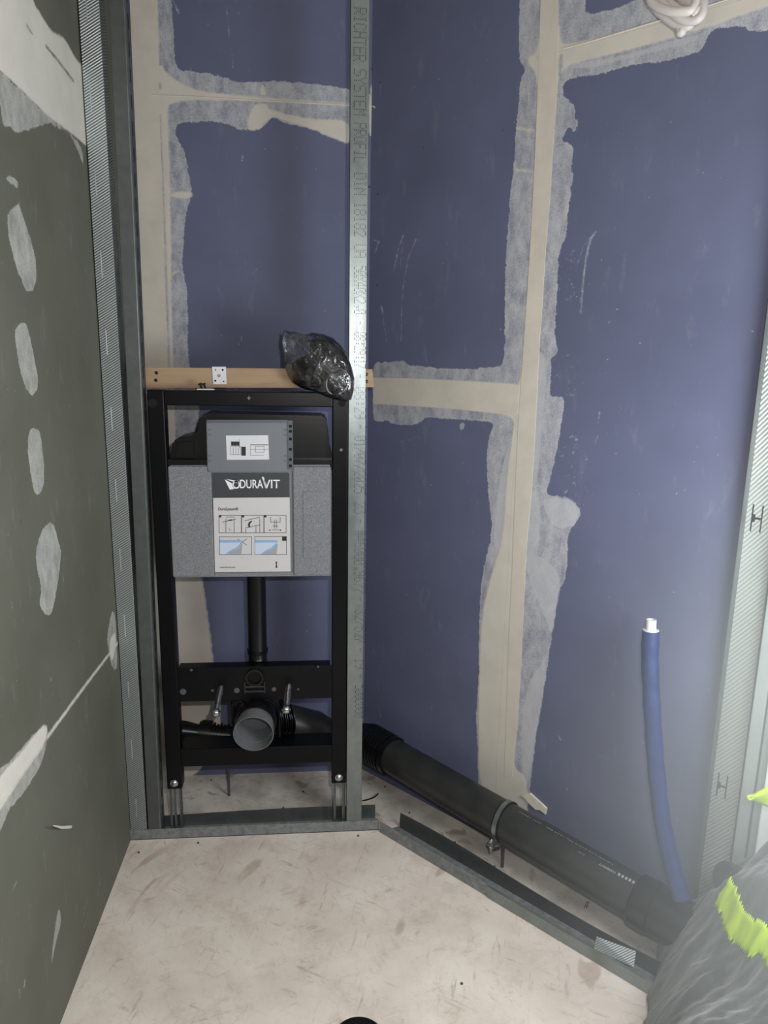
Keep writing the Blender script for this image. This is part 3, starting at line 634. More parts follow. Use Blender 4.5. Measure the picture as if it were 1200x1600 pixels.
b.done('cover_lip', simple('cover_lip_grey', srgb(84, 88, 96), .5, 0, .05), cover)
b = B()
for v in (664, 672, 684, 700, 716, 726):
    b.poly(prof([(451.5, v), (456, v), (456, v+4), (451.5, v+4)], -.0016), (0, .002, 0))
b.done('hinge_slot', M_hole, cover)
M_lab = simple('label_paper', srgb(216, 217, 222), .5, 0, .02); M_ink = simple('label_ink', srgb(34, 35, 38), .6, 0, 0); M_line = simple('label_thin_line', srgb(140, 141, 146), .6, 0, 0)
b = B(); b.poly(prof([(353, 680.5), (419, 680), (420.5, 718), (354.5, 718.5)], .0022), (0, .0007, 0)); lab = b.done('white_label', M_lab, cover)
def pbox(b, u0, v0, u1, v1, y): b.poly(prof([(u0, v0), (u1, v0), (u1, v1), (u0, v1)], y), (0, .0004, 0))
def frame_lines(b, u0, v0, u1, v1, y, t=.7):
    pbox(b, u0, v0, u1, v0+t, y); pbox(b, u0, v1-t, u1, v1, y); pbox(b, u0, v0, u0+t, v1, y); pbox(b, u1-t, v0, u1, v1, y)
yl = .0018
b = B(); pbox(b, 361, 690, 374, 696.5, yl); pbox(b, 377, 698, 384, 712, yl); pbox(b, 391, 694.5, 419, 695.5, yl); b.done('label_print', M_ink, cover)
b = B(); frame_lines(b, 360, 697, 376, 711, yl); frame_lines(b, 399, 697, 413, 707, yl); pbox(b, 391, 702, 419, 702.6, yl); pbox(b, 391, 696, 391.6, 712, yl)
for u in (364, 368, 372): pbox(b, u, 699, u+.8, 711, yl)
pbox(b, 374, 686, 374.7, 700, yl); pbox(b, 391, 711, 412, 711.6, yl); b.done('label_print', M_line, cover)
# instruction sticker
def sx(u, v, y=.0072): return py(u, v, y)
M_hdr = simple('sticker_header', srgb(58, 61, 66), .45, 0, .08, 10)
M_paper = simple('sticker_paper', srgb(204, 202, 203), .55, 0, .02)
b = B(); b.poly([tuple(sx(*q)) for q in ((332, 739), (452, 739), (454, 893), (336, 894))], (0, .0012, 0)); stick = b.done('instruction_sticker', M_paper, cf)
b = B(); b.poly([tuple(sx(*q, .0068)) for q in ((332, 739), (452, 739), (452.5, 777), (333, 778))], (0, .0006, 0)); b.done('sticker_header', M_hdr, stick)
def text(body, u, v, h, mat, parent, y=.0062, width=None, name='print', align='CENTER', bold=0.):
    cu = bpy.data.curves.new('t', 'FONT'); cu.body = body; cu.size = 1; cu.extrude = 0.; cu.align_x = align; cu.align_y = 'CENTER'; cu.offset = bold
    to = bpy.data.objects.new('t', cu); COL.objects.link(to)
    dg = bpy.context.evaluated_depsgraph_get(); dg.update()
    me = bpy.data.meshes.new_from_object(to.evaluated_get(dg)); bpy.data.objects.remove(to); bpy.data.curves.remove(cu)
    P = py(u, v, y); k_ = (py(u, v-h, y)[2]-P[2])/.72
    n = len(me.vertices); co = np.zeros(n*3); me.vertices.foreach_get('co', co); co = co.reshape(-1, 3)
    w = co[:, 0].max()-co[:, 0].min(); kx = k_ if width is None else (py(u+width, v, y)[0]-P[0])/w
    rl = np.array(root_loc(parent))
    out = np.stack([P[0]+co[:, 0]*kx, np.full(n, P[1]), P[2]+co[:, 1]*k_], 1)-rl
    me.vertices.foreach_set('co', out.ravel()); me.update(); me.materials.clear()
    o = link(name, me, mat, parent); return o
M_wink = simple('white_print', srgb(236, 237, 240), .5, 0, 0)
text('DURA', 392.5, 757, 13.5, M_wink, stick, width=36, name='logo_print', bold=.012)
text('VIT', 424.5, 757, 13.5, M_wink, stick, width=26, name='logo_print', bold=.012)
b = B()     # winged emblem and the long stroke of the V
b.poly([tuple(sx(*q, .0062)) for q in ((351, 749), (362, 755), (366, 764), (359, 765), (355, 757))], (0, .0003, 0))
b.poly([tuple(sx(*q, .0062)) for q in ((353, 748.5), (374, 752), (372, 755), (362, 752))], (0, .0003, 0))
for t0 in np.linspace(0, 2*math.pi, 17)[:-1]:
    t1 = t0+2*math.pi/16; c0, r_, r2 = (369, 757.5), 6.2, 4.0
    b.poly([tuple(sx(c0[0]+a*math.cos(t), c0[1]+a*math.sin(t), .0062)) for a, t in ((r_, t0), (r_, t1), (r2, t1), (r2, t0))], (0, .0003, 0))
b.poly([tuple(sx(*q, .0062)) for q in ((409, 745), (412, 745), (417.5, 763), (415, 763))], (0, .0003, 0))
b.done('logo_print', M_wink, stick)
text('DuraSystem®', 341, 795.5, 4.6, M_ink, stick, width=31, name='print', align='LEFT', bold=.01)
text('www.duravit.com', 343.5, 886.5, 2.6, M_ink, stick, width=24, name='print', align='LEFT', bold=.01)
ys_ = .0064
b = B(); frame_lines(b, 342, 805, 377.5, 833, ys_); frame_lines(b, 377.5, 805, 412.5, 833, ys_); frame_lines(b, 412.5, 805, 447.5, 833, ys_); frame_lines(b, 342.5, 838.5, 393.5, 867, ys_); frame_lines(b, 398, 838, 448, 867, ys_)
for l_ in (((347, 816), (369, 811)), ((353, 811), (353, 832)), ((366, 811), (366, 832)), ((353, 808), (367, 808)), ((382, 814), (406, 808)), ((383, 825), (407, 820)), ((384, 826), (384, 833)), ((400, 822), (400, 833)), ((406, 810), (406, 832)), ((423, 808), (423, 816)), ((438, 808), (438, 816)), ((423, 816), (438, 816)), ((426, 822), (435, 822)), ((424, 828), (437, 828)), ((429, 812), (429, 826)), ((432, 812), (432, 826)), ((358, 826), (360, 829)), ((371, 842), (386, 852)), ((371, 852), (386, 842))):
    (u0, v0), (u1, v1) = l_; d_ = np.array([v1-v0, -(u1-u0)], float); d_ = d_/np.linalg.norm(d_)*.4
    b.poly(prof([(u0-d_[0], v0-d_[1]), (u1-d_[0], v1-d_[1]), (u1+d_[0], v1+d_[1]), (u0+d_[0], v0+d_[1])], ys_), (0, .0003, 0))
b.done('diagram_print', simple('diagram_line', srgb(96, 96, 100), .6, 0, 0), stick)
b = B(); 
for u in (342, 377.5, 412.5): pbox(b, u, 805, u+4, 808.5, ys_-.0002)
pbox(b, 441, 838.5, 448, 845, ys_-.0002)
b.poly(prof([(356, 812.5), (363, 811.5), (363, 813.5), (356, 814)], ys_-.0002), (0, .0003, 0))
b.poly(prof([(393, 813.5), (389, 816), (387.5, 820), (388.5, 824), (391, 824), (390.5, 820), (391.5, 817), (394, 815)], ys_-.0002), (0, .0003, 0))
for u in (421.5, 438.5): b.cyl(sx(u, 828.5, ys_-.0002), sx(u, 828.5, ys_), .0018, 12)
b.poly(prof([(430.5, 877), (432, 878.5), (433.5, 877), (432.8, 880.5), (432.8, 884), (433.8, 887), (430.2, 887), (431.2, 884), (431.2, 880.5)], ys_-.0002), (0, .0003, 0))
b.done('diagram_print', M_ink, stick)
M_bl = simple('diagram_blue', srgb(140, 176, 214), .6, 0, 0); M_lb = simple('diagram_pale_blue', srgb(196, 210, 226), .6, 0, 0); M_gd = simple('diagram_grey', srgb(160, 160, 164), .6, 0, 0)
bb, bg, bl_ = B(), B(), B()
for o_u, e_u in ((0, 0), (55, 0)):
    f_ = lambda q: (q[0]+o_u, q[1])
    bl_.poly(prof([f_(q) for q in ((343.5, 848), (378, 846), (372, 853), (362, 859), (352, 866), (343.5, 866))], ys_-.0001), (0, .0002, 0))
    bb.poly(prof([f_(q) for q in ((343.5, 844), (372, 844), (379, 845), (379, 847.5), (343.5, 848))], ys_-.0003), (0, .0002, 0))
    bb.poly(prof([f_(q) for q in ((376, 849), (370, 856), (360, 860), (352, 866), (355, 866), (362, 862), (372, 858), (378, 850))], ys_-.0003), (0, .0002, 0))
    bg.poly(prof([f_(q) for q in ((379, 849), (374, 857), (362, 862), (356, 866), (377, 866))], ys_-.0002), (0, .0002, 0))
bb.done('diagram_print', M_bl, stick); bg.done('diagram_print', M_gd, stick); bl_.done('diagram_print', M_lb, stick)

# waste outlet cup and bracket
P = py(397, 1128, -.0); E_ = py(396, 1145, -.055)
dd = (E_-P); dd /= np.linalg.norm(dd); dd = np.array([0, -1., 0])*.97+np.array([-.03, 0, -.12]); dd /= np.linalg.norm(dd)
ctr = py(396, 1147, -.062)
k = Nodes('smoky_cap_plastic').p(Roughness=.22); k.b.inputs['Transmission Weight'].default_value = .45; k.setc(srgb(140, 142, 146)); k.b.inputs['IOR'].default_value = 1.3
M_cap = k.m
b = B(); lathe(b, ctr, -dd, [(0, .0515), (.0, .0535), (.03, .052), (.0301, .0495), (.06, .048), (.085, .047), (.085, .0), (.084, .0), (.084, .0455), (.06, .0462), (.0301, .0478), (.03, .050), (0, .0515)], 44); cap = b.done('outlet_cap', M_cap, cf, True)
b = B(); lathe(b, ctr, -dd, [(.045, .0505), (.045, .056), (.060, .058), (.064, .054), (.10, .054), (.13, .054)], 40)
b.done('outlet_socket', M_blackp, cf, True)
b = B(); cz = ctr-dd*.075
for r_ in (.062,):
    pts = [cz+np.array([r_*math.cos(t), .0, r_*.96*math.sin(t)]) for t in np.linspace(.0, math.pi, 14)]
    pts = [pts[0]+np.array([0, 0, -.06])]+pts+[pts[-1]+np.array([0, 0, -.06])]
    b.tube(pts, .004, 8)
hx = cz[0]-.064; b.box((hx-.004, .01, zp0-.075), (hx+.004, .03, zp0-.002), .002, 1); b.box((hx-.004, .01, zp0-.012), (hx+.03, .03, zp0-.004), .002, 1)
b.done('outlet_bracket', M_black, cf, True)
# black bend sweeping right behind the post, and reducer to the left
b = B()
a0 = ctr-dd*.10; bend = [a0, a0+np.array([.006, .05, -.0]), py(420, 1128, .13), py(450, 1128, .155), py(490, 1138, .17), py(512, 1152, .175)]
b.tube(bend, [.05, .05, .05, .052, .053, .053], 28); b.done('outlet_bend', M_pipe, cf, True)
b = B()
for i in range(8):
    t = i/8; Pm = py(425+t*28, 1118+t*4, .10+.02*t); b.tube([Pm, Pm+np.array([.002, .001, 0])], .052 if i % 2 else .049, 24)
b.done('bellows', M_blackp, cf, True)

# secondary pipe left: corrugated coupling on smaller pipe, with strap and threaded rod
lp = empty('reducer_pipe', tuple(py(330, 1150, .15))); tag(lp, 'short black pipe with ribbed rubber coupling behind the lower left of the frame', 'pipe')
A = py(262, 1140, .17); Bq = py(365, 1150, .17)
b = B(); b.tube([A, A+(Bq-A)*.25, A+(Bq-A)*.45, Bq, Bq+np.array([.09, .01, .0])], [.032, .030, .024, .027, .027], 24); b.done('pipe', M_blackp, lp, True)
b = B()
for i in range(9):
    Pm = A+(Bq-A)*(.47+.052*i); b.tube([Pm, Pm+(Bq-A)*.028], .034 if i % 2 == 0 else .030, 24)
b.tube([A+(Bq-A)*.50, A+(Bq-A)*.66], .0385, 20); b.done('ribbed_coupling', M_blackp, lp, True)
sh_ = empty('pipe_strap', tuple(pz(358, 1243, 0))); tag(sh_, 'galvanised pipe strap on a threaded rod standing on screed behind the frame', 'pipe clamp')
fpt = pz(358, 1243, .0); topz = .17
b = B(); b.cyl(fpt, fpt+UPV*.13, .0042, 12)
b.done('threaded_rod', M_galv_dk, sh_, True)
b = B(); cc = np.array([fpt[0], fpt[1], .185])
b.tube([cc+np.array([0, math.sin(t)*.043, -math.cos(t)*.043]) for t in np.linspace(0, 2*math.pi, 25)], .0, 4, False) if False else None
ringpts = np.linspace(0, 2*math.pi, 33)
for t0, t1 in zip(ringpts[:-1], ringpts[1:]):
    q = [cc+np.array([sx_, math.sin(t)*.042, -math.cos(t)*.042]) for sx_, t in ((-.009, t0), (.009, t0), (.009, t1), (-.009, t1))]
    vs = [b.bm.verts.new(tuple(p)) for p in q]; b.bm.faces.new(vs)
b.box((cc[0]-.009, cc[1]-.007, cc[2]-.056), (cc[0]+.009, cc[1]+.007, cc[2]-.041), .002, 1)
o = b.done('band', M_galv, sh_); o.modifiers.new('t', 'SOLIDIFY').thickness = .002

# ---------------------------------------------------------------- big drain pipe
dp = empty('drain_pipe', tuple(sbz(.1, .08, 0))); tag(dp, 'thick black drain pipe running along the foot of the slanted blue wall', 'pipe')
RP = .0515
def axis(s): t = (s-.1)/.8; return sbz(s, .071+.014*t, .165-.043*t)
b = B(); b.tube([axis(.16), axis(1.02)], RP, 48); b.done('pipe', M_pipe, dp, True)
# elbow with ribbed socket: from behind the frame round into the straight run
e1 = axis(.16); e0_ = axis(.02)
A = np.array([.515, .212, .168]); Bq = np.array([.66, .215, .168])
pts = [A, (A+Bq)/2, Bq]+[e_ for e_ in (Bq*.6+e0_*.4, )]+[e0_+(e1-e0_)*.25, e1]
b = B(); b.tube([A, (A+Bq)/2, Bq, Bq+(np.array([.02, -.003, 0])), axis(.055), axis(.10), axis(.17)], [.0515, .0515, .0515, .0515, .0525, .056, .056], 48); b.done('elbow', M_blackp, dp, True)
b = B()
for i in range(6):
    x = .588+.0105*i; b.tube([(x, .2145, .168), (x+.0055, .2145, .168)], .0545, 40)
for i in range(7):
    a_ = axis(.088+.0125*i); b.tube([a_, axis(.088+.0125*i+.0065)], .0585, 40)
a_ = axis(.175); b.tube([a_, axis(.19)], .0575, 40)
b.done('seal_rib', M_blackp, dp, True)
# end socket and upturned branch by the jacket
b = B(); b.tube([axis(.955), axis(.96), axis(1.0), axis(1.005)], [.053, .059, .060, .056], 40); b.tube([axis(1.0), axis(1.16)], .056, 32); b.done('end_socket', M_blackp, dp, True)
Pb = pw(1140, 1372, .07); dirb = np.array([-.75, -.1, .42]); dirb /= np.linalg.norm(dirb)
b = B(); lathe(b, Pb-dirb*.07, dirb, [(0, .026), (.055, .026), (.057, .031), (.063, .031), (.065, .028), (.068, .031), (.074, .031), (.076, .027), (.080, .030), (.086, .030), (.086, .025), (.03, .024), (.03, 0)], 32)
b.done('branch_mouth', M_pipe, dp, True)
# print on the pipe (white)
M_pp = simple('pipe_print', srgb(170, 172, 172), .6, 0, 0)
def on_pipe(s, th, r=RP+.0004):
    return axis(s)+r*(math.cos(th)*(-Nn)+math.sin(th)*UPV)
def pipe_text(body, s0, th0, h, length, name='print'):
    cu = bpy.data.curves.new('t', 'FONT'); cu.body = body; cu.size = 1
    to = bpy.data.objects.new('t', cu); COL.objects.link(to)
    dg = bpy.context.evaluated_depsgraph_get(); dg.update()
    me = bpy.data.meshes.new_from_object(to.evaluated_get(dg)); bpy.data.objects.remove(to); bpy.data.curves.remove(cu)
    co = np.zeros(len(me.vertices)*3); me.vertices.foreach_get('co', co); co = co.reshape(-1, 3)
    kx = length/(co[:, 0].max()); rl = np.array(root_loc(dp))
    out = np.array([on_pipe(s0-x*kx, th0-(y*h/.7)/RP) for x, y, _ in co])-rl      # reads upside down, running back to the corner
    me.vertices.foreach_set('co', out.ravel()); me.update(); me.materials.clear()
    return link(name, me, M_pp, dp)
def solve(u, v):     # where the pixel's ray meets the pipe (s, theta)
    best = None
    for s in np.linspace(.2, 1.0, 161):
        for th in np.linspace(0, 1.57, 50):
            a, c_ = project(on_pipe(s, th)); e = (a-u)**2+(c_-v)**2
            if best is None or e < best[0]: best = (e, s, th)
    return best[1:]
s1, t1 = solve(992, 1380); s2, t2 = solve(966, 1366)
b = B()
n_ = 14
for i in range(n_):
    if i % 3 == 2: continue
    sa = s1+(s2-s1)*i/n_; sb = s1+(s2-s1)*(i+.8)/n_; ta = t1+(t2-t1)*i/n_
    vs = [b.bm.verts.new(tuple(on_pipe(a, c_))) for a, c_ in ((sa, ta-.05), (sb, ta-.05), (sb, ta+.09), (sa, ta+.09))]; b.bm.faces.new(vs)
b.done('barcode_print', M_pp, dp)
s3, t3 = solve(962, 1364); pipe_text('GEBERIT', s3, t3+.04, .0052, .042)
s3, t3 = solve(915, 1336); pipe_text('D 110', s3, t3, .003, .016)
s3, t3 = solve(958, 1350); pipe_text('HDPE 110 S12,5 EN 1519 BD   DIN 19535', s3, t3+.02, .0026, .26)
b = B()
for i in range(40):
    s_ = .60+.0045*i*1.2; 
    if random.random() < .35 or s_ > .74: continue
    vs = [b.bm.verts.new(tuple(on_pipe(a, c_))) for a, c_ in ((s_, t3+.03), (s_+.003, t3+.03), (s_+.003, t3+.055), (s_, t3+.055))]; b.bm.faces.new(vs)
b.done('faded_print', simple('faded_pipe_print', srgb(110, 110, 104), .6, 0, 0), dp)['kind'] = 'stuff'
# pipe clamp on the drain
pc = empty('pipe_clamp', tuple(pz(809, 1365))); tag(pc, 'galvanised clamp with black rubber lining round the black drain pipe', 'pipe clamp')
sc_ = .60
b = B(); lathe(b, axis(sc_-.013), Wd, [(0, .0535), (0, .0555), (.012, .0555), (.012, .0535)], 48); bandm = b.done('band', M_galv, pc, True)
b = B(); lathe(b, axis(sc_-.0165), Wd, [(0, .052), (0, .0545), (.019, .0545), (.019, .052)], 48); b.done('rubber_lining', M_blackp, pc, True)
P = pw(795, 1322, .071+.05)
b = B(); cP = axis(sc_-.007)+.0615*(math.cos(-.5)*(-Nn)+math.sin(-.5)*UPV)
b.quadbox([tuple(cP+Wd*a+Nn*-c_+UPV*d_) for d_ in (-.003, .0) for a, c_ in ((-.008, .012), (.008, .012), (.008, -.006), (-.008, -.006))])
b.quadbox([tuple(cP+Wd*a+Nn*-c_+UPV*d_) for d_ in (-.010, -.007) for a, c_ in ((-.008, .012), (.008, .012), (.008, -.006), (-.008, -.006))]); b.done('lug', M_galv, pc)
b = B(); q0 = cP-Nn*.007; b.cyl(q0+UPV*.010, q0-UPV*.028, .003, 12); b.cyl(q0+UPV*.002, q0+UPV*.008, .0062, 6); b.cyl(q0-UPV*.016, q0-UPV*.011, .0058, 6); b.done('clamp_screw', M_chrome, pc, True)
b = B(); a_ = axis(sc_-.007); b.cyl((a_[0], a_[1], .001), (a_[0], a_[1], a_[2]-.054), .0042, 12); b.cyl((a_[0], a_[1], a_[2]-.066), (a_[0], a_[1], a_[2]-.053), .008, 6); b.done('threaded_rod', M_galv_dk, pc, True)

# ---------------------------------------------------------------- blue insulated water pipe
wp = empty('insulated_water_pipe', tuple(pw(1065, 1395, .07))); tag(wp, 'blue foam-wrapped water pipe with bare white end standing before the slanted wall', 'pipe')
kx = [(1065, 1404), (1058, 1380), (1047, 1340), (1036, 1290), (1028, 1230), (1022, 1160), (1018, 1090), (1015.5, 1030), (1017, 985)]
pts = [pw(u, v, .115-.02*i/8) for i, (u, v) in enumerate(kx)]
def spline(p, n=6):
    p = [np.array(q, float) for q in p]; P = [2*p[0]-p[1]]+p+[2*p[-1]-p[-2]]; out = []
    for i in range(1, len(P)-2):
        for t in np.linspace(0, 1, n, endpoint=False):
            a, b_, c_, d_ = P[i-1:i+3]; out.append(.5*((2*b_)+(c_-a)*t+(2*a-5*b_+4*c_-d_)*t*t+(3*b_-a-3*c_+d_)*t**3))
    return out+[p[-1]]
sp = spline(pts); rr = [.0182+.0006*math.sin(i*1.3)+.0004*math.sin(i*3.1) for i in range(len(sp))]
M_bluef = simple('blue_foam_wrap', srgb(34, 52, 104), .5, 0, .18, 40, .2)
M_whitep = simple('white_pipe_plastic', srgb(225, 226, 220), .4, 0, .04)
b = B(); b.tube(sp, rr, 28); b.done('foam_wrap', M_bluef, wp, True)
tp = sp[-1]; dt = sp[-1]-sp[-3]; dt /= np.linalg.norm(dt)
b = B(); lathe(b, tp-dt*.004, dt, [(0, .0172), (.0055, .0168), (.0055, .0105), (.028, .0105), (.028, .0082), (.006, .0080), (.006, 0)], 28); b.done('bare_pipe_end', M_whitep, wp, True)

# ---------------------------------------------------------------- coil of white cable
cc_ = empty('cable_coil', tuple(pw(1058, 0, .07))); tag(cc_, 'coil of thick pale grey electric cable hanging before the slanted wall', 'cable')
M_cab = simple('grey_cable', srgb(206, 200, 196), .45, 0, .05, 10)
def arc(cu, cv, ru, rv, a0, a1, b0, b1, n=26, ph=0):
    return [pw(cu+ru*math.cos(a), cv+rv*math.sin(a), b0+(b1-b0)*i/(n-1)+.006*math.sin(a*2+ph)) for i, a in enumerate(np.linspace(a0, a1, n))]
loops = [spline([pw(u, v, o_) for u, v, o_ in L_], 8) for L_ in (
    [(1012, -60, .06), (1014, -8, .075), (1024, 8, .08), (1045, 17, .085), (1065, 18, .085), (1082, 14, .08), (1088, -10, .07), (1078, -40, .06), (1040, -80, .06)],
    [(1025, -60, .06), (1032, -6, .07), (1044, 14, .07), (1060, 27, .075), (1078, 33, .075), (1093, 28, .075), (1099, 12, .07), (1098, -20, .06), (1080, -70, .06)],
    [(1040, -60, .05), (1046, -2, .06), (1058, 12, .062), (1074, 17, .062), (1090, 8, .06), (1091, -30, .05), (1060, -80, .05)],
    [(1014, -30, .05), (1022, 8, .055), (1038, 25, .058), (1056, 37, .06), (1072, 42, .062), (1079, 36, .062), (1070, 24, .06), (1050, 6, .055), (1040, -40, .05)],
    [(1035, 20, .05), (1050, 34, .055), (1060, 42, .058), (1064, 51, .06), (1068, 44, .06), (1072, 30, .056), (1080, 0, .05), (1075, -50, .05)],
    [(1056, -60, .06), (1064, -6, .065), (1079, 6, .07), (1089, 16, .075), (1083, 26, .075)])]
for lp_ in loops:
    b = B(); b.tube(lp_, .0082, 14); b.done('loop', M_cab, cc_, True)

# ---------------------------------------------------------------- timber, brackets, bag of fittings
yb = .062
M_tim = None
k = Nodes('bare_timber').p(Roughness=.65)
w_ = k.noise(9, 5, .6, (.25, 1, 3)); col = k.mix(k.remap(w_, .3, .7), srgb(178, 150, 120), srgb(158, 130, 102)); col = k.mix(k.remap(k.noise(70, 4, .7, (.12, 1, 1)), .55, .75, 0, .35), col, srgb(120, 90, 62)); k.setc(col); k.bump(k.noise(60, 4, .6, (.1, 1, 1)), .15, .001); M_tim = k.m
tb = empty('timber_batten', tuple(py(300, 600, yb))); tag(tb, 'bare brown timber batten across the top of the black frame behind studs', 'batten')
b = B(); b.poly([tuple(py(u, v, yb)) for u, v in ((215, 574), (450, 576), (582, 577), (584.5, 605), (450, 606), (215, 606))], (0, .018, 0)); b.done('plank', M_tim, tb)
b = B()
for u, v in ((245, 582.5), (244, 594), (573, 585), (573, 596)):
    P = py(u, v, yb); lathe(b, P, (0, -1, 0), [(.0, .0042), (.002, .0042), (.0025, .002), (.0025, 0)], 16)
b.done('screw_head', M_blackp, tb)
M_whm = simple('white_bracket_metal', srgb(216, 218, 224), .45, .0, .05)
br = empty('fixing_plate', tuple(py(343, 587, yb))); tag(br, 'white square fixing plate screwed on the timber batten', 'bracket')
b = B(); b.poly([tuple(py(u, v, yb-.0022)) for u, v in ((331, 573), (353, 573), (354, 600.5), (333, 600.5))], (0, .0018, 0)); bmesh.ops.bevel(b.bm, geom=b.bm.edges[:], offset=.0005, segments=1, affect='EDGES'); b.done('plate', M_whm, br)
P = py(342, 587, yb-.0024); b = B(); b.cyl(P, P+np.array([0, .002, 0]), .0042, 20); b.done('centre_hole', M_tim, br)
b = B()
for u, v, r in ((348, 578, .0026), (336.5, 595, .0026), (337, 578, .0018), (349.5, 596, .0018)):
    P = py(u, v, yb-.0026); b.cyl(P, P+np.array([0, .002, 0]), r, 14)
b.done('screw', M_hole, br)
br2 = empty('lying_bracket', tuple(py(320, 604, .03))); tag(br2, 'white fixing plate with two screws lying on the top rail of frame', 'bracket')
zt_ = PT
b = B(); b.box((py(309, 605, .03)[0], .012, zt_+.0005), (py(336, 605, .03)[0], .05, zt_+.003), .0006, 1); b.done('plate', M_whm, br2)
b = B(); b.box((py(336, 605, .03)[0]-.004, .016, zt_+.0028), (py(353, 605, .03)[0], .046, zt_+.0052), .0008, 1)
for u in (315, 321): 
    P = py(u, 601, .03); b.cyl((P[0], .03, zt_+.002), (P[0]-.003, .028, zt_+.014), .0022, 10); b.cyl((P[0]-.003, .028, zt_+.013), (P[0]-.004, .0275, zt_+.016), .0048, 12)
b.done('screw', M_hole, br2)

# plastic bag with a black bend inside
bag = empty('bag_of_fittings', tuple(py(505, 610, .03))); tag(bag, 'clear plastic bag holding black pipe fittings perched on the black frame corner', 'bag')
M_fit = simple('black_fitting', (.012, .012, .013, 1), .25, 0, .2)
M_grs = simple('grey_socket_plastic', srgb(128, 126, 124), .5, 0, .06)
b = B(); b.tube(spline([py(498, 525, .02), py(516, 538, .0), py(530, 560, -.02), py(534, 582, -.035)], 5), [.020]*6+[.023]*6+[.024]*4, 24) if False else None
sp2 = spline([py(490, 540, .045), py(508, 545, .03), py(522, 562, .01), py(527, 585, -.01)], 5)
b.tube(sp2, [.022+.004*i/(len(sp2)-1) for i in range(len(sp2))], 24); b.done('black_bend', M_fit, bag, True)
c0 = py(514, 588, .0); c1 = py(537, 603, -.055); d_ = (c1-c0)/np.linalg.norm(c1-c0)
b = B(); lathe(b, c0-d_*.02, d_, [(0, .0), (0, .033), (.055, .0335), (.062, .034), (.062, .031), (.05, .030)], 36); b.done('grey_socket', M_grs, bag, True)
b = B(); lathe(b, c0-d_*.02, d_, [(.058, .0305), (.062, .030), (.066, .022), (.067, .0)], 36); b.done('black_end_plug', M_fit, bag, True)
b = B(); c2 = py(482, 575, .03); lathe(b, c2, (-.75, -.45, -.35), [(-.05, 0), (-.05, .030), (.02, .032), (.03, .030), (.03, 0)], 28); b.tube([py(480, 560, .05), py(500, 590, .03)], .026, 20); b.done('black_coupling', M_fit, bag, True)
# crumpled film: traced outline given depth and folds
outline = [(443, 516), (452, 518), (463, 519), (475, 523), (488, 520), (505, 522), (520, 528), (533, 540), (543, 556), (550, 575), (554, 592), (553, 610), (549, 624), (541, 627), (527, 625), (510, 620), (492, 612), (475, 608), (458, 598), (450, 585), (444, 568), (444, 550), (441, 534)]
from mathutils import noise as mn
def film(front):
    b = B(); nr = 26; cx_, cy_ = 500, 573; ol = outline
    dens = []
    for (a, c_) in zip(ol, ol[1:]+ol[:1]):
        for t in (0, .25, .5, .75): dens.append((a[0]+(c_[0]-a[0])*t, a[1]+(c_[1]-a[1])*t))
    rings = []
    for i in range(nr+1):
        t = i/nr; row = []
        for (u, v) in dens:
            uu, vv = cx_+(u-cx_)*t, cy_+(v-cy_)*t
            dome = math.sqrt(max(0, 1-t*t))
            lean = (uu-443)/110.
            y = .035-.065*lean - (.048*dome if front else -.035*dome)
            q = Vector((uu*.055, vv*.055, 3 if front else 9)); f = mn.noise(q)*.010+abs(mn.noise(q*2.3))*.009+mn.noise(q*5)*.003
            y += f*min(1, 2*(1-t)+.35)
            row.append(b.bm.verts.new(tuple(py(uu, vv, y))))
        rings.append(row)
    m = len(dens)
    for r0, r1 in zip(rings[1:-1], rings[2:]):
        for j in range(m): b.bm.faces.new((r0[j], r0[(j+1) % m], r1[(j+1) % m], r1[j]))
    cvt = rings[1]; b.bm.faces.new(cvt)
    for v in rings[0]: b.bm.verts.remove(v)
    return b
k = Nodes('clear_bag_film'); nt = k.t; out = nt.nodes['Material Output']
gl = k.n('ShaderNodeBsdfGlossy'); gl.inputs['Roughness'].default_value = .12; gl.inputs['Color'].default_value = (.9, .92, .95, 1)
df = k.n('ShaderNodeBsdfDiffuse'); df.inputs['Color'].default_value = (.34, .34, .36, 1)
trn = k.n('ShaderNodeBsdfTransparent'); trn.inputs['Color'].default_value = (.86, .86, .88, 1)
bp = k.n('ShaderNodeBump'); bp.inputs['Strength'].default_value = .9; bp.inputs['Distance'].default_value = .006
k.l(k.noise(32, 4, .55, (1, 1, .7), (0, .6, 0), 1.2), bp.inputs['Height'])
for s_ in (gl, df): k.l(bp.outputs[0], s_.inputs['Normal'])
m1 = k.n('ShaderNodeMixShader'); fr_ = k.n('ShaderNodeFresnel'); fr_.inputs['IOR'].default_value = 1.45; k.l(bp.outputs[0], fr_.inputs['Normal'])
m0 = k.n('ShaderNodeMixShader'); k.l(k.remap(k.noise(22, 4, .6), .46, .76, .0, .22), m0.inputs[0]); k.l(trn.outputs[0], m0.inputs[1]); k.l(df.outputs[0], m0.inputs[2])
k.l(k.remap(fr_.outputs[0], 0, 1, .06, 1), m1.inputs[0]); k.l(m0.outputs[0], m1.inputs[1]); k.l(gl.outputs[0], m1.inputs[2]); k.l(m1.outputs[0], out.inputs['Surface'])
M_film = k.m
b = film(True); b.done('front_film', M_film, bag, True, 80)
b = film(False); b.done('back_film', M_film, bag, True, 80)

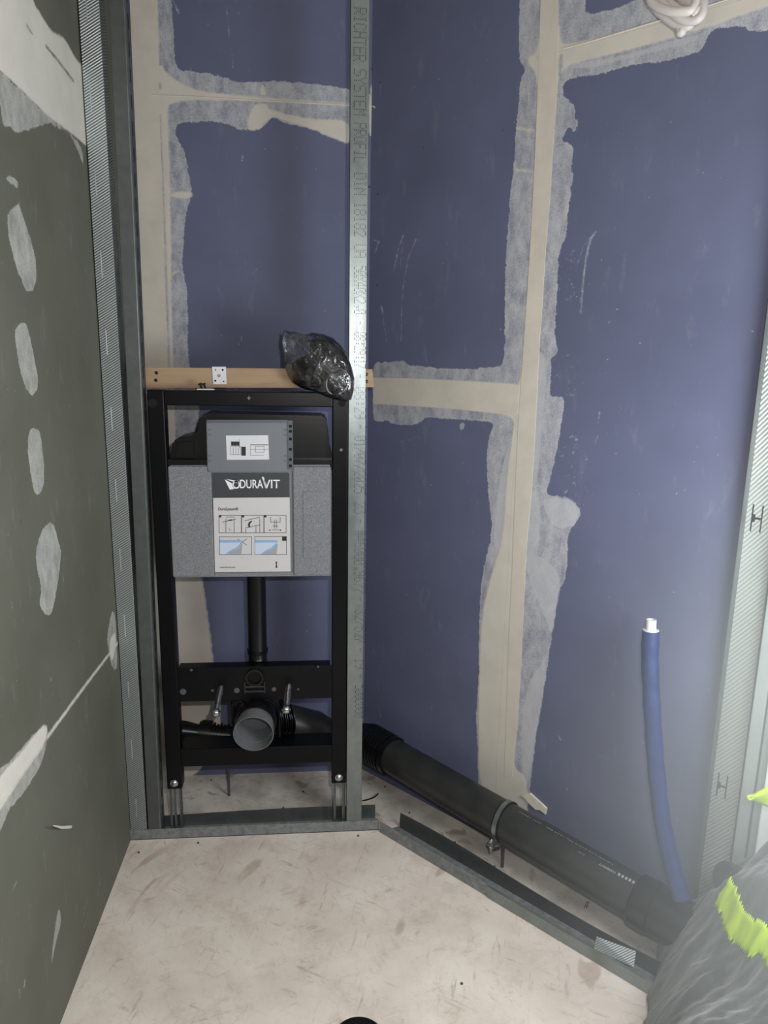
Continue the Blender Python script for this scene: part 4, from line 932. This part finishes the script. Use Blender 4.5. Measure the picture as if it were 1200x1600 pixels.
# ---------------------------------------------------------------- work jacket heaped at the right
jk = empty('work_jacket', tuple(sbz(1.25, .35, 0))); tag(jk, 'crumpled black work jacket with neon yellow patches heaped over the pipe end', 'jacket')
def edge(b_): return 1.0+.26*b_+.010*mn.noise(Vector((b_*22, 0, 3)))+.005*mn.noise(Vector((b_*90, 0, 7)))
def jh(s, b_):
    e = s-edge(b_)
    rise = 1-math.exp(-max(e, 0)/.04)
    ridge = .195+1.5*max(0, s-1.085) if s < 1.33 else .5625
    g_ = 1 if b_ < .14 else 1-.62*(1-math.exp(-(b_-.14)/.35))
    h = ridge*rise*g_
    q = Vector((s*5, b_*5, 1.7))
    q2 = Vector((s*9-b_*5, b_*3+s*2, 4.)); q3 = Vector((s*14+b_*11, b_*9, 8.))
    h += rise*(.035*mn.noise(q)-.075*abs(mn.noise(q2))-.032*abs(mn.noise(q3))+.006*mn.noise(q*9)+.0025*mn.noise(q*22)+.02)
    return max(.006, h)
b = B(); NS, NB = 170, 160
S_ = np.linspace(.99, 1.62, NS); Bb = np.linspace(.022, .80, NB); g = {}
for i, s in enumerate(S_):
    for j, bb_ in enumerate(Bb):
        s_e = max(s, edge(bb_))
        h = jh(s_e, bb_)
        hh = h if s_e > s-1e-9 or True else h
        if s < s_e-1e-9 and i+1 < NS and S_[i+1] < s_e: continue
        g[i, j] = b.bm.verts.new(tuple(sbz(s_e, bb_+.02*mn.noise(Vector((s*6, bb_*6, 5))), h)))
for i in range(NS-1):
    for j in range(NB-1):
        q = [g.get(x) for x in ((i, j), (i+1, j), (i+1, j+1), (i, j+1))]
        if all(q): b.bm.faces.new(q)
k = Nodes('black_work_cloth').p(Roughness=.9); k.b.inputs['Specular IOR Level'].default_value = .25; k.b.inputs['Sheen Weight'].default_value = .35
k.setc(k.mix(k.remap(k.noise(9, 5), .3, .7), srgb(66, 70, 69), srgb(88, 92, 90))); k.bump(k.noise(120, 4), .4, .002); M_cloth = k.m
k = Nodes('neon_yellow_cloth').p(Roughness=.8); k.setc(k.mix(k.remap(k.noise(20, 4), .3, .7), srgb(206, 250, 20), srgb(222, 255, 50))); M_neon = k.m
# yellow patch: the cloth faces inside its outline, lifted a little
pat = [(1120, 1412), (1130, 1392), (1144, 1372), (1152, 1388), (1160, 1410), (1168, 1430), (1182, 1439), (1230, 1460), (1240, 1540), (1200, 1512), (1190, 1490), (1182, 1494), (1175, 1497), (1166, 1486), (1148, 1474), (1136, 1456), (1130, 1430), (1124, 1420)]
b.bm.normal_update()
def inside(u, v, poly):
    c_ = False
    for (x0, y0), (x1, y1) in zip(poly, poly[1:]+poly[:1]):
        if (y0 > v) != (y1 > v) and u < (x1-x0)*(v-y0)/(y1-y0)+x0: c_ = not c_
    return c_
pb = B(); vm = {}
for f in b.bm.faces:
    u, v = project(f.calc_center_median())
    if inside(u, v, pat):
        vs = []
        for vv in f.verts:
            if vv not in vm: n_v = vv.normal if vv.normal.z > 0 else -vv.normal; vm[vv] = pb.bm.verts.new(vv.co+n_v*.003)
            vs.append(vm[vv])
        pb.bm.faces.new(vs)
o = b.done('body', M_cloth, jk, True, 80); o.modifiers.new('t', 'SOLIDIFY').thickness = .004
o = pb.done('yellow_patch', M_neon, jk, True, 80); o.modifiers.new('t', 'SOLIDIFY').thickness = .002
fl_ = B(); rows = []
for t in np.linspace(0, 1, 14):
    uc = 1168+t*90; vt = 1247-46*t**.8+20*t*t; vb = 1247+28*t**.9+10*t
    rows.append([fl_.bm.verts.new(tuple(pw(uc, vt+(vb-vt)*w_, .17+.02*math.sin(3*w_+4*t)))) for w_ in np.linspace(0, 1, 8)])
for r0, r1 in zip(rows[:-1], rows[1:]):
    for j in range(7): fl_.bm.faces.new((r0[j], r0[j+1], r1[j+1], r1[j]))
o = fl_.done('yellow_flap', M_neon, jk, True, 80); o.modifiers.new('t', 'SOLIDIFY').thickness = .006

# ---------------------------------------------------------------- added haze volume imitating lens glare at the lower right
hz = bpy.data.materials.new('glare_haze'); hz.use_nodes = True; ht = hz.node_tree; ht.nodes.clear()
ho = ht.nodes.new('ShaderNodeOutputMaterial'); hv = ht.nodes.new('ShaderNodeVolumeScatter'); hv.inputs['Color'].default_value = (.92, .98, .95, 1); hv.inputs['Anisotropy'].default_value = 0
htc = ht.nodes.new('ShaderNodeTexCoord'); hm = ht.nodes.new('ShaderNodeVectorMath'); hm.operation = 'LENGTH'; ht.links.new(htc.outputs['Object'], hm.inputs[0])
hr = ht.nodes.new('ShaderNodeMapRange'); hr.interpolation_type = 'SMOOTHSTEP'; hr.inputs[1].default_value = .15; hr.inputs[2].default_value = 1.0; hr.inputs[3].default_value = HAZE; hr.inputs[4].default_value = 0
ht.links.new(hm.outputs['Value'], hr.inputs[0]); ht.links.new(hr.outputs[0], hv.inputs['Density']); ht.links.new(hv.outputs[0], ho.inputs['Volume'])
me = bpy.data.meshes.new('glare_haze'); bm = bmesh.new(); bmesh.ops.create_icosphere(bm, subdivisions=3, radius=1.0); bm.to_mesh(me); bm.free()
ho_ = link('glare_haze', me, hz); ho_.location = (1.42, -.95, .55); ho_.scale = (.72, .62, .95)
tag(ho_, 'faint pale added haze imitating lens glare over the black work jacket', 'haze', kind='stuff')

# ---------------------------------------------------------------- small things on the floor
def wire(name, pts, r, mat, label, cat, b_=None):
    b = B(); b.tube(spline(pts, 5), r, 8); o = b.done(name, mat, None, True); tag(o, label, cat); return o
wire('wire_offcut', [pz(566, 1251, .004), pz(572, 1250, .004), pz(584, 1246, .006), pz(591, 1240, .012)], .0022, M_blackp, 'bent dark wire offcut on screed beside the stamped stud', 'wire')
st = empty('cable_clip', tuple(pz(914, 1415))); tag(st, 'tiny dark wire staple on the screed between pipe and slanted channel', 'staple')
b = B(); b.cyl(pz(913, 1418, .003), pz(917, 1409, .003), .0012, 6); b.cyl(pz(916, 1419, .003), pz(920, 1410, .003), .0012, 6); b.cyl(pz(917, 1409, .003), pz(920, 1410, .003), .0012, 6); b.done('wire', M_hole, st)
b = B(); lathe(b, pz(560, 1634, 0), (0, 0, 1), [(0, 0), (0, .052), (.012, .054), (.016, .050), (.016, .04), (.013, .038), (.013, 0)], 40); tag(b.done('round_lid', M_blackp, None, True), 'round dark plastic lid on strand board at the bottom edge', 'lid')
tag(B().quadbox([pz(775+a, 1325+c_, z) for z in (.001, .008) for a, c_ in ((-7, 6), (5, 3), (9, -4), (-3, -1))], .001).done('mortar_crumb', simple('dark_mortar', srgb(96, 92, 88), .9, 0, .2, 60)), 'grey mortar crumb on the screed beside the clamp of drain pipe', 'crumb')
b = B(); P0 = pw(820, 1240, .001); pts_ = [(815, 1242), (822, 1240), (830, 1238), (838, 1246), (848, 1255), (856, 1262), (854, 1272), (846, 1264), (838, 1264), (830, 1256), (822, 1246)]
b.poly([tuple(pw(u, v, .0005)) for u, v in pts_], -Nn*.006); bmesh.ops.bevel(b.bm, geom=b.bm.edges[:], offset=.001, segments=1, affect='EDGES'); b.done('filler_lump', simple('dried_filler', srgb(220, 212, 196), .85, 0, .08, 60, .5), wall_right)
wa = empty('wall_plug', tuple(px(108, 1293, 0))); tag(wa, 'small pale splinter sticking out of the green wall near floor', 'splinter')
P = px(110, 1292, 0.); b = B(); b.tube([P, px(96, 1293, .012), px(84, 1290, .02)], [.0035, .003, .001], 8); b.done('peg', M_whitep, wa, True)
dm = simple('floor_dirt', srgb(70, 66, 62), .9, 0, .2)
b = B()
for u, v in ((217, 1332), (475, 1205), (474, 1237), (443, 1262), (711, 1316), (773, 1354), (900, 1452), (722, 1537), (602, 1229), (330, 1219), (310, 1317), (560, 1306), (640, 1270)):
    P = pz(u, v, .0015); b.box((P[0]-.003, P[1]-.002, .0002), (P[0]+.002, P[1]+.003, .003), .0006, 1)
o = b.done('grit', dm); tag(o, 'scattered dark grit on the pale floor', 'grit', kind='stuff')
for o in bpy.data.objects:
    if o.type == 'MESH' and o.parent and o.name.split('.')[0] in ('diagram_print', 'label_print', 'print', 'logo_print', 'slot', 'wire'): o['kind'] = 'stuff'
bpy.context.view_layer.update()
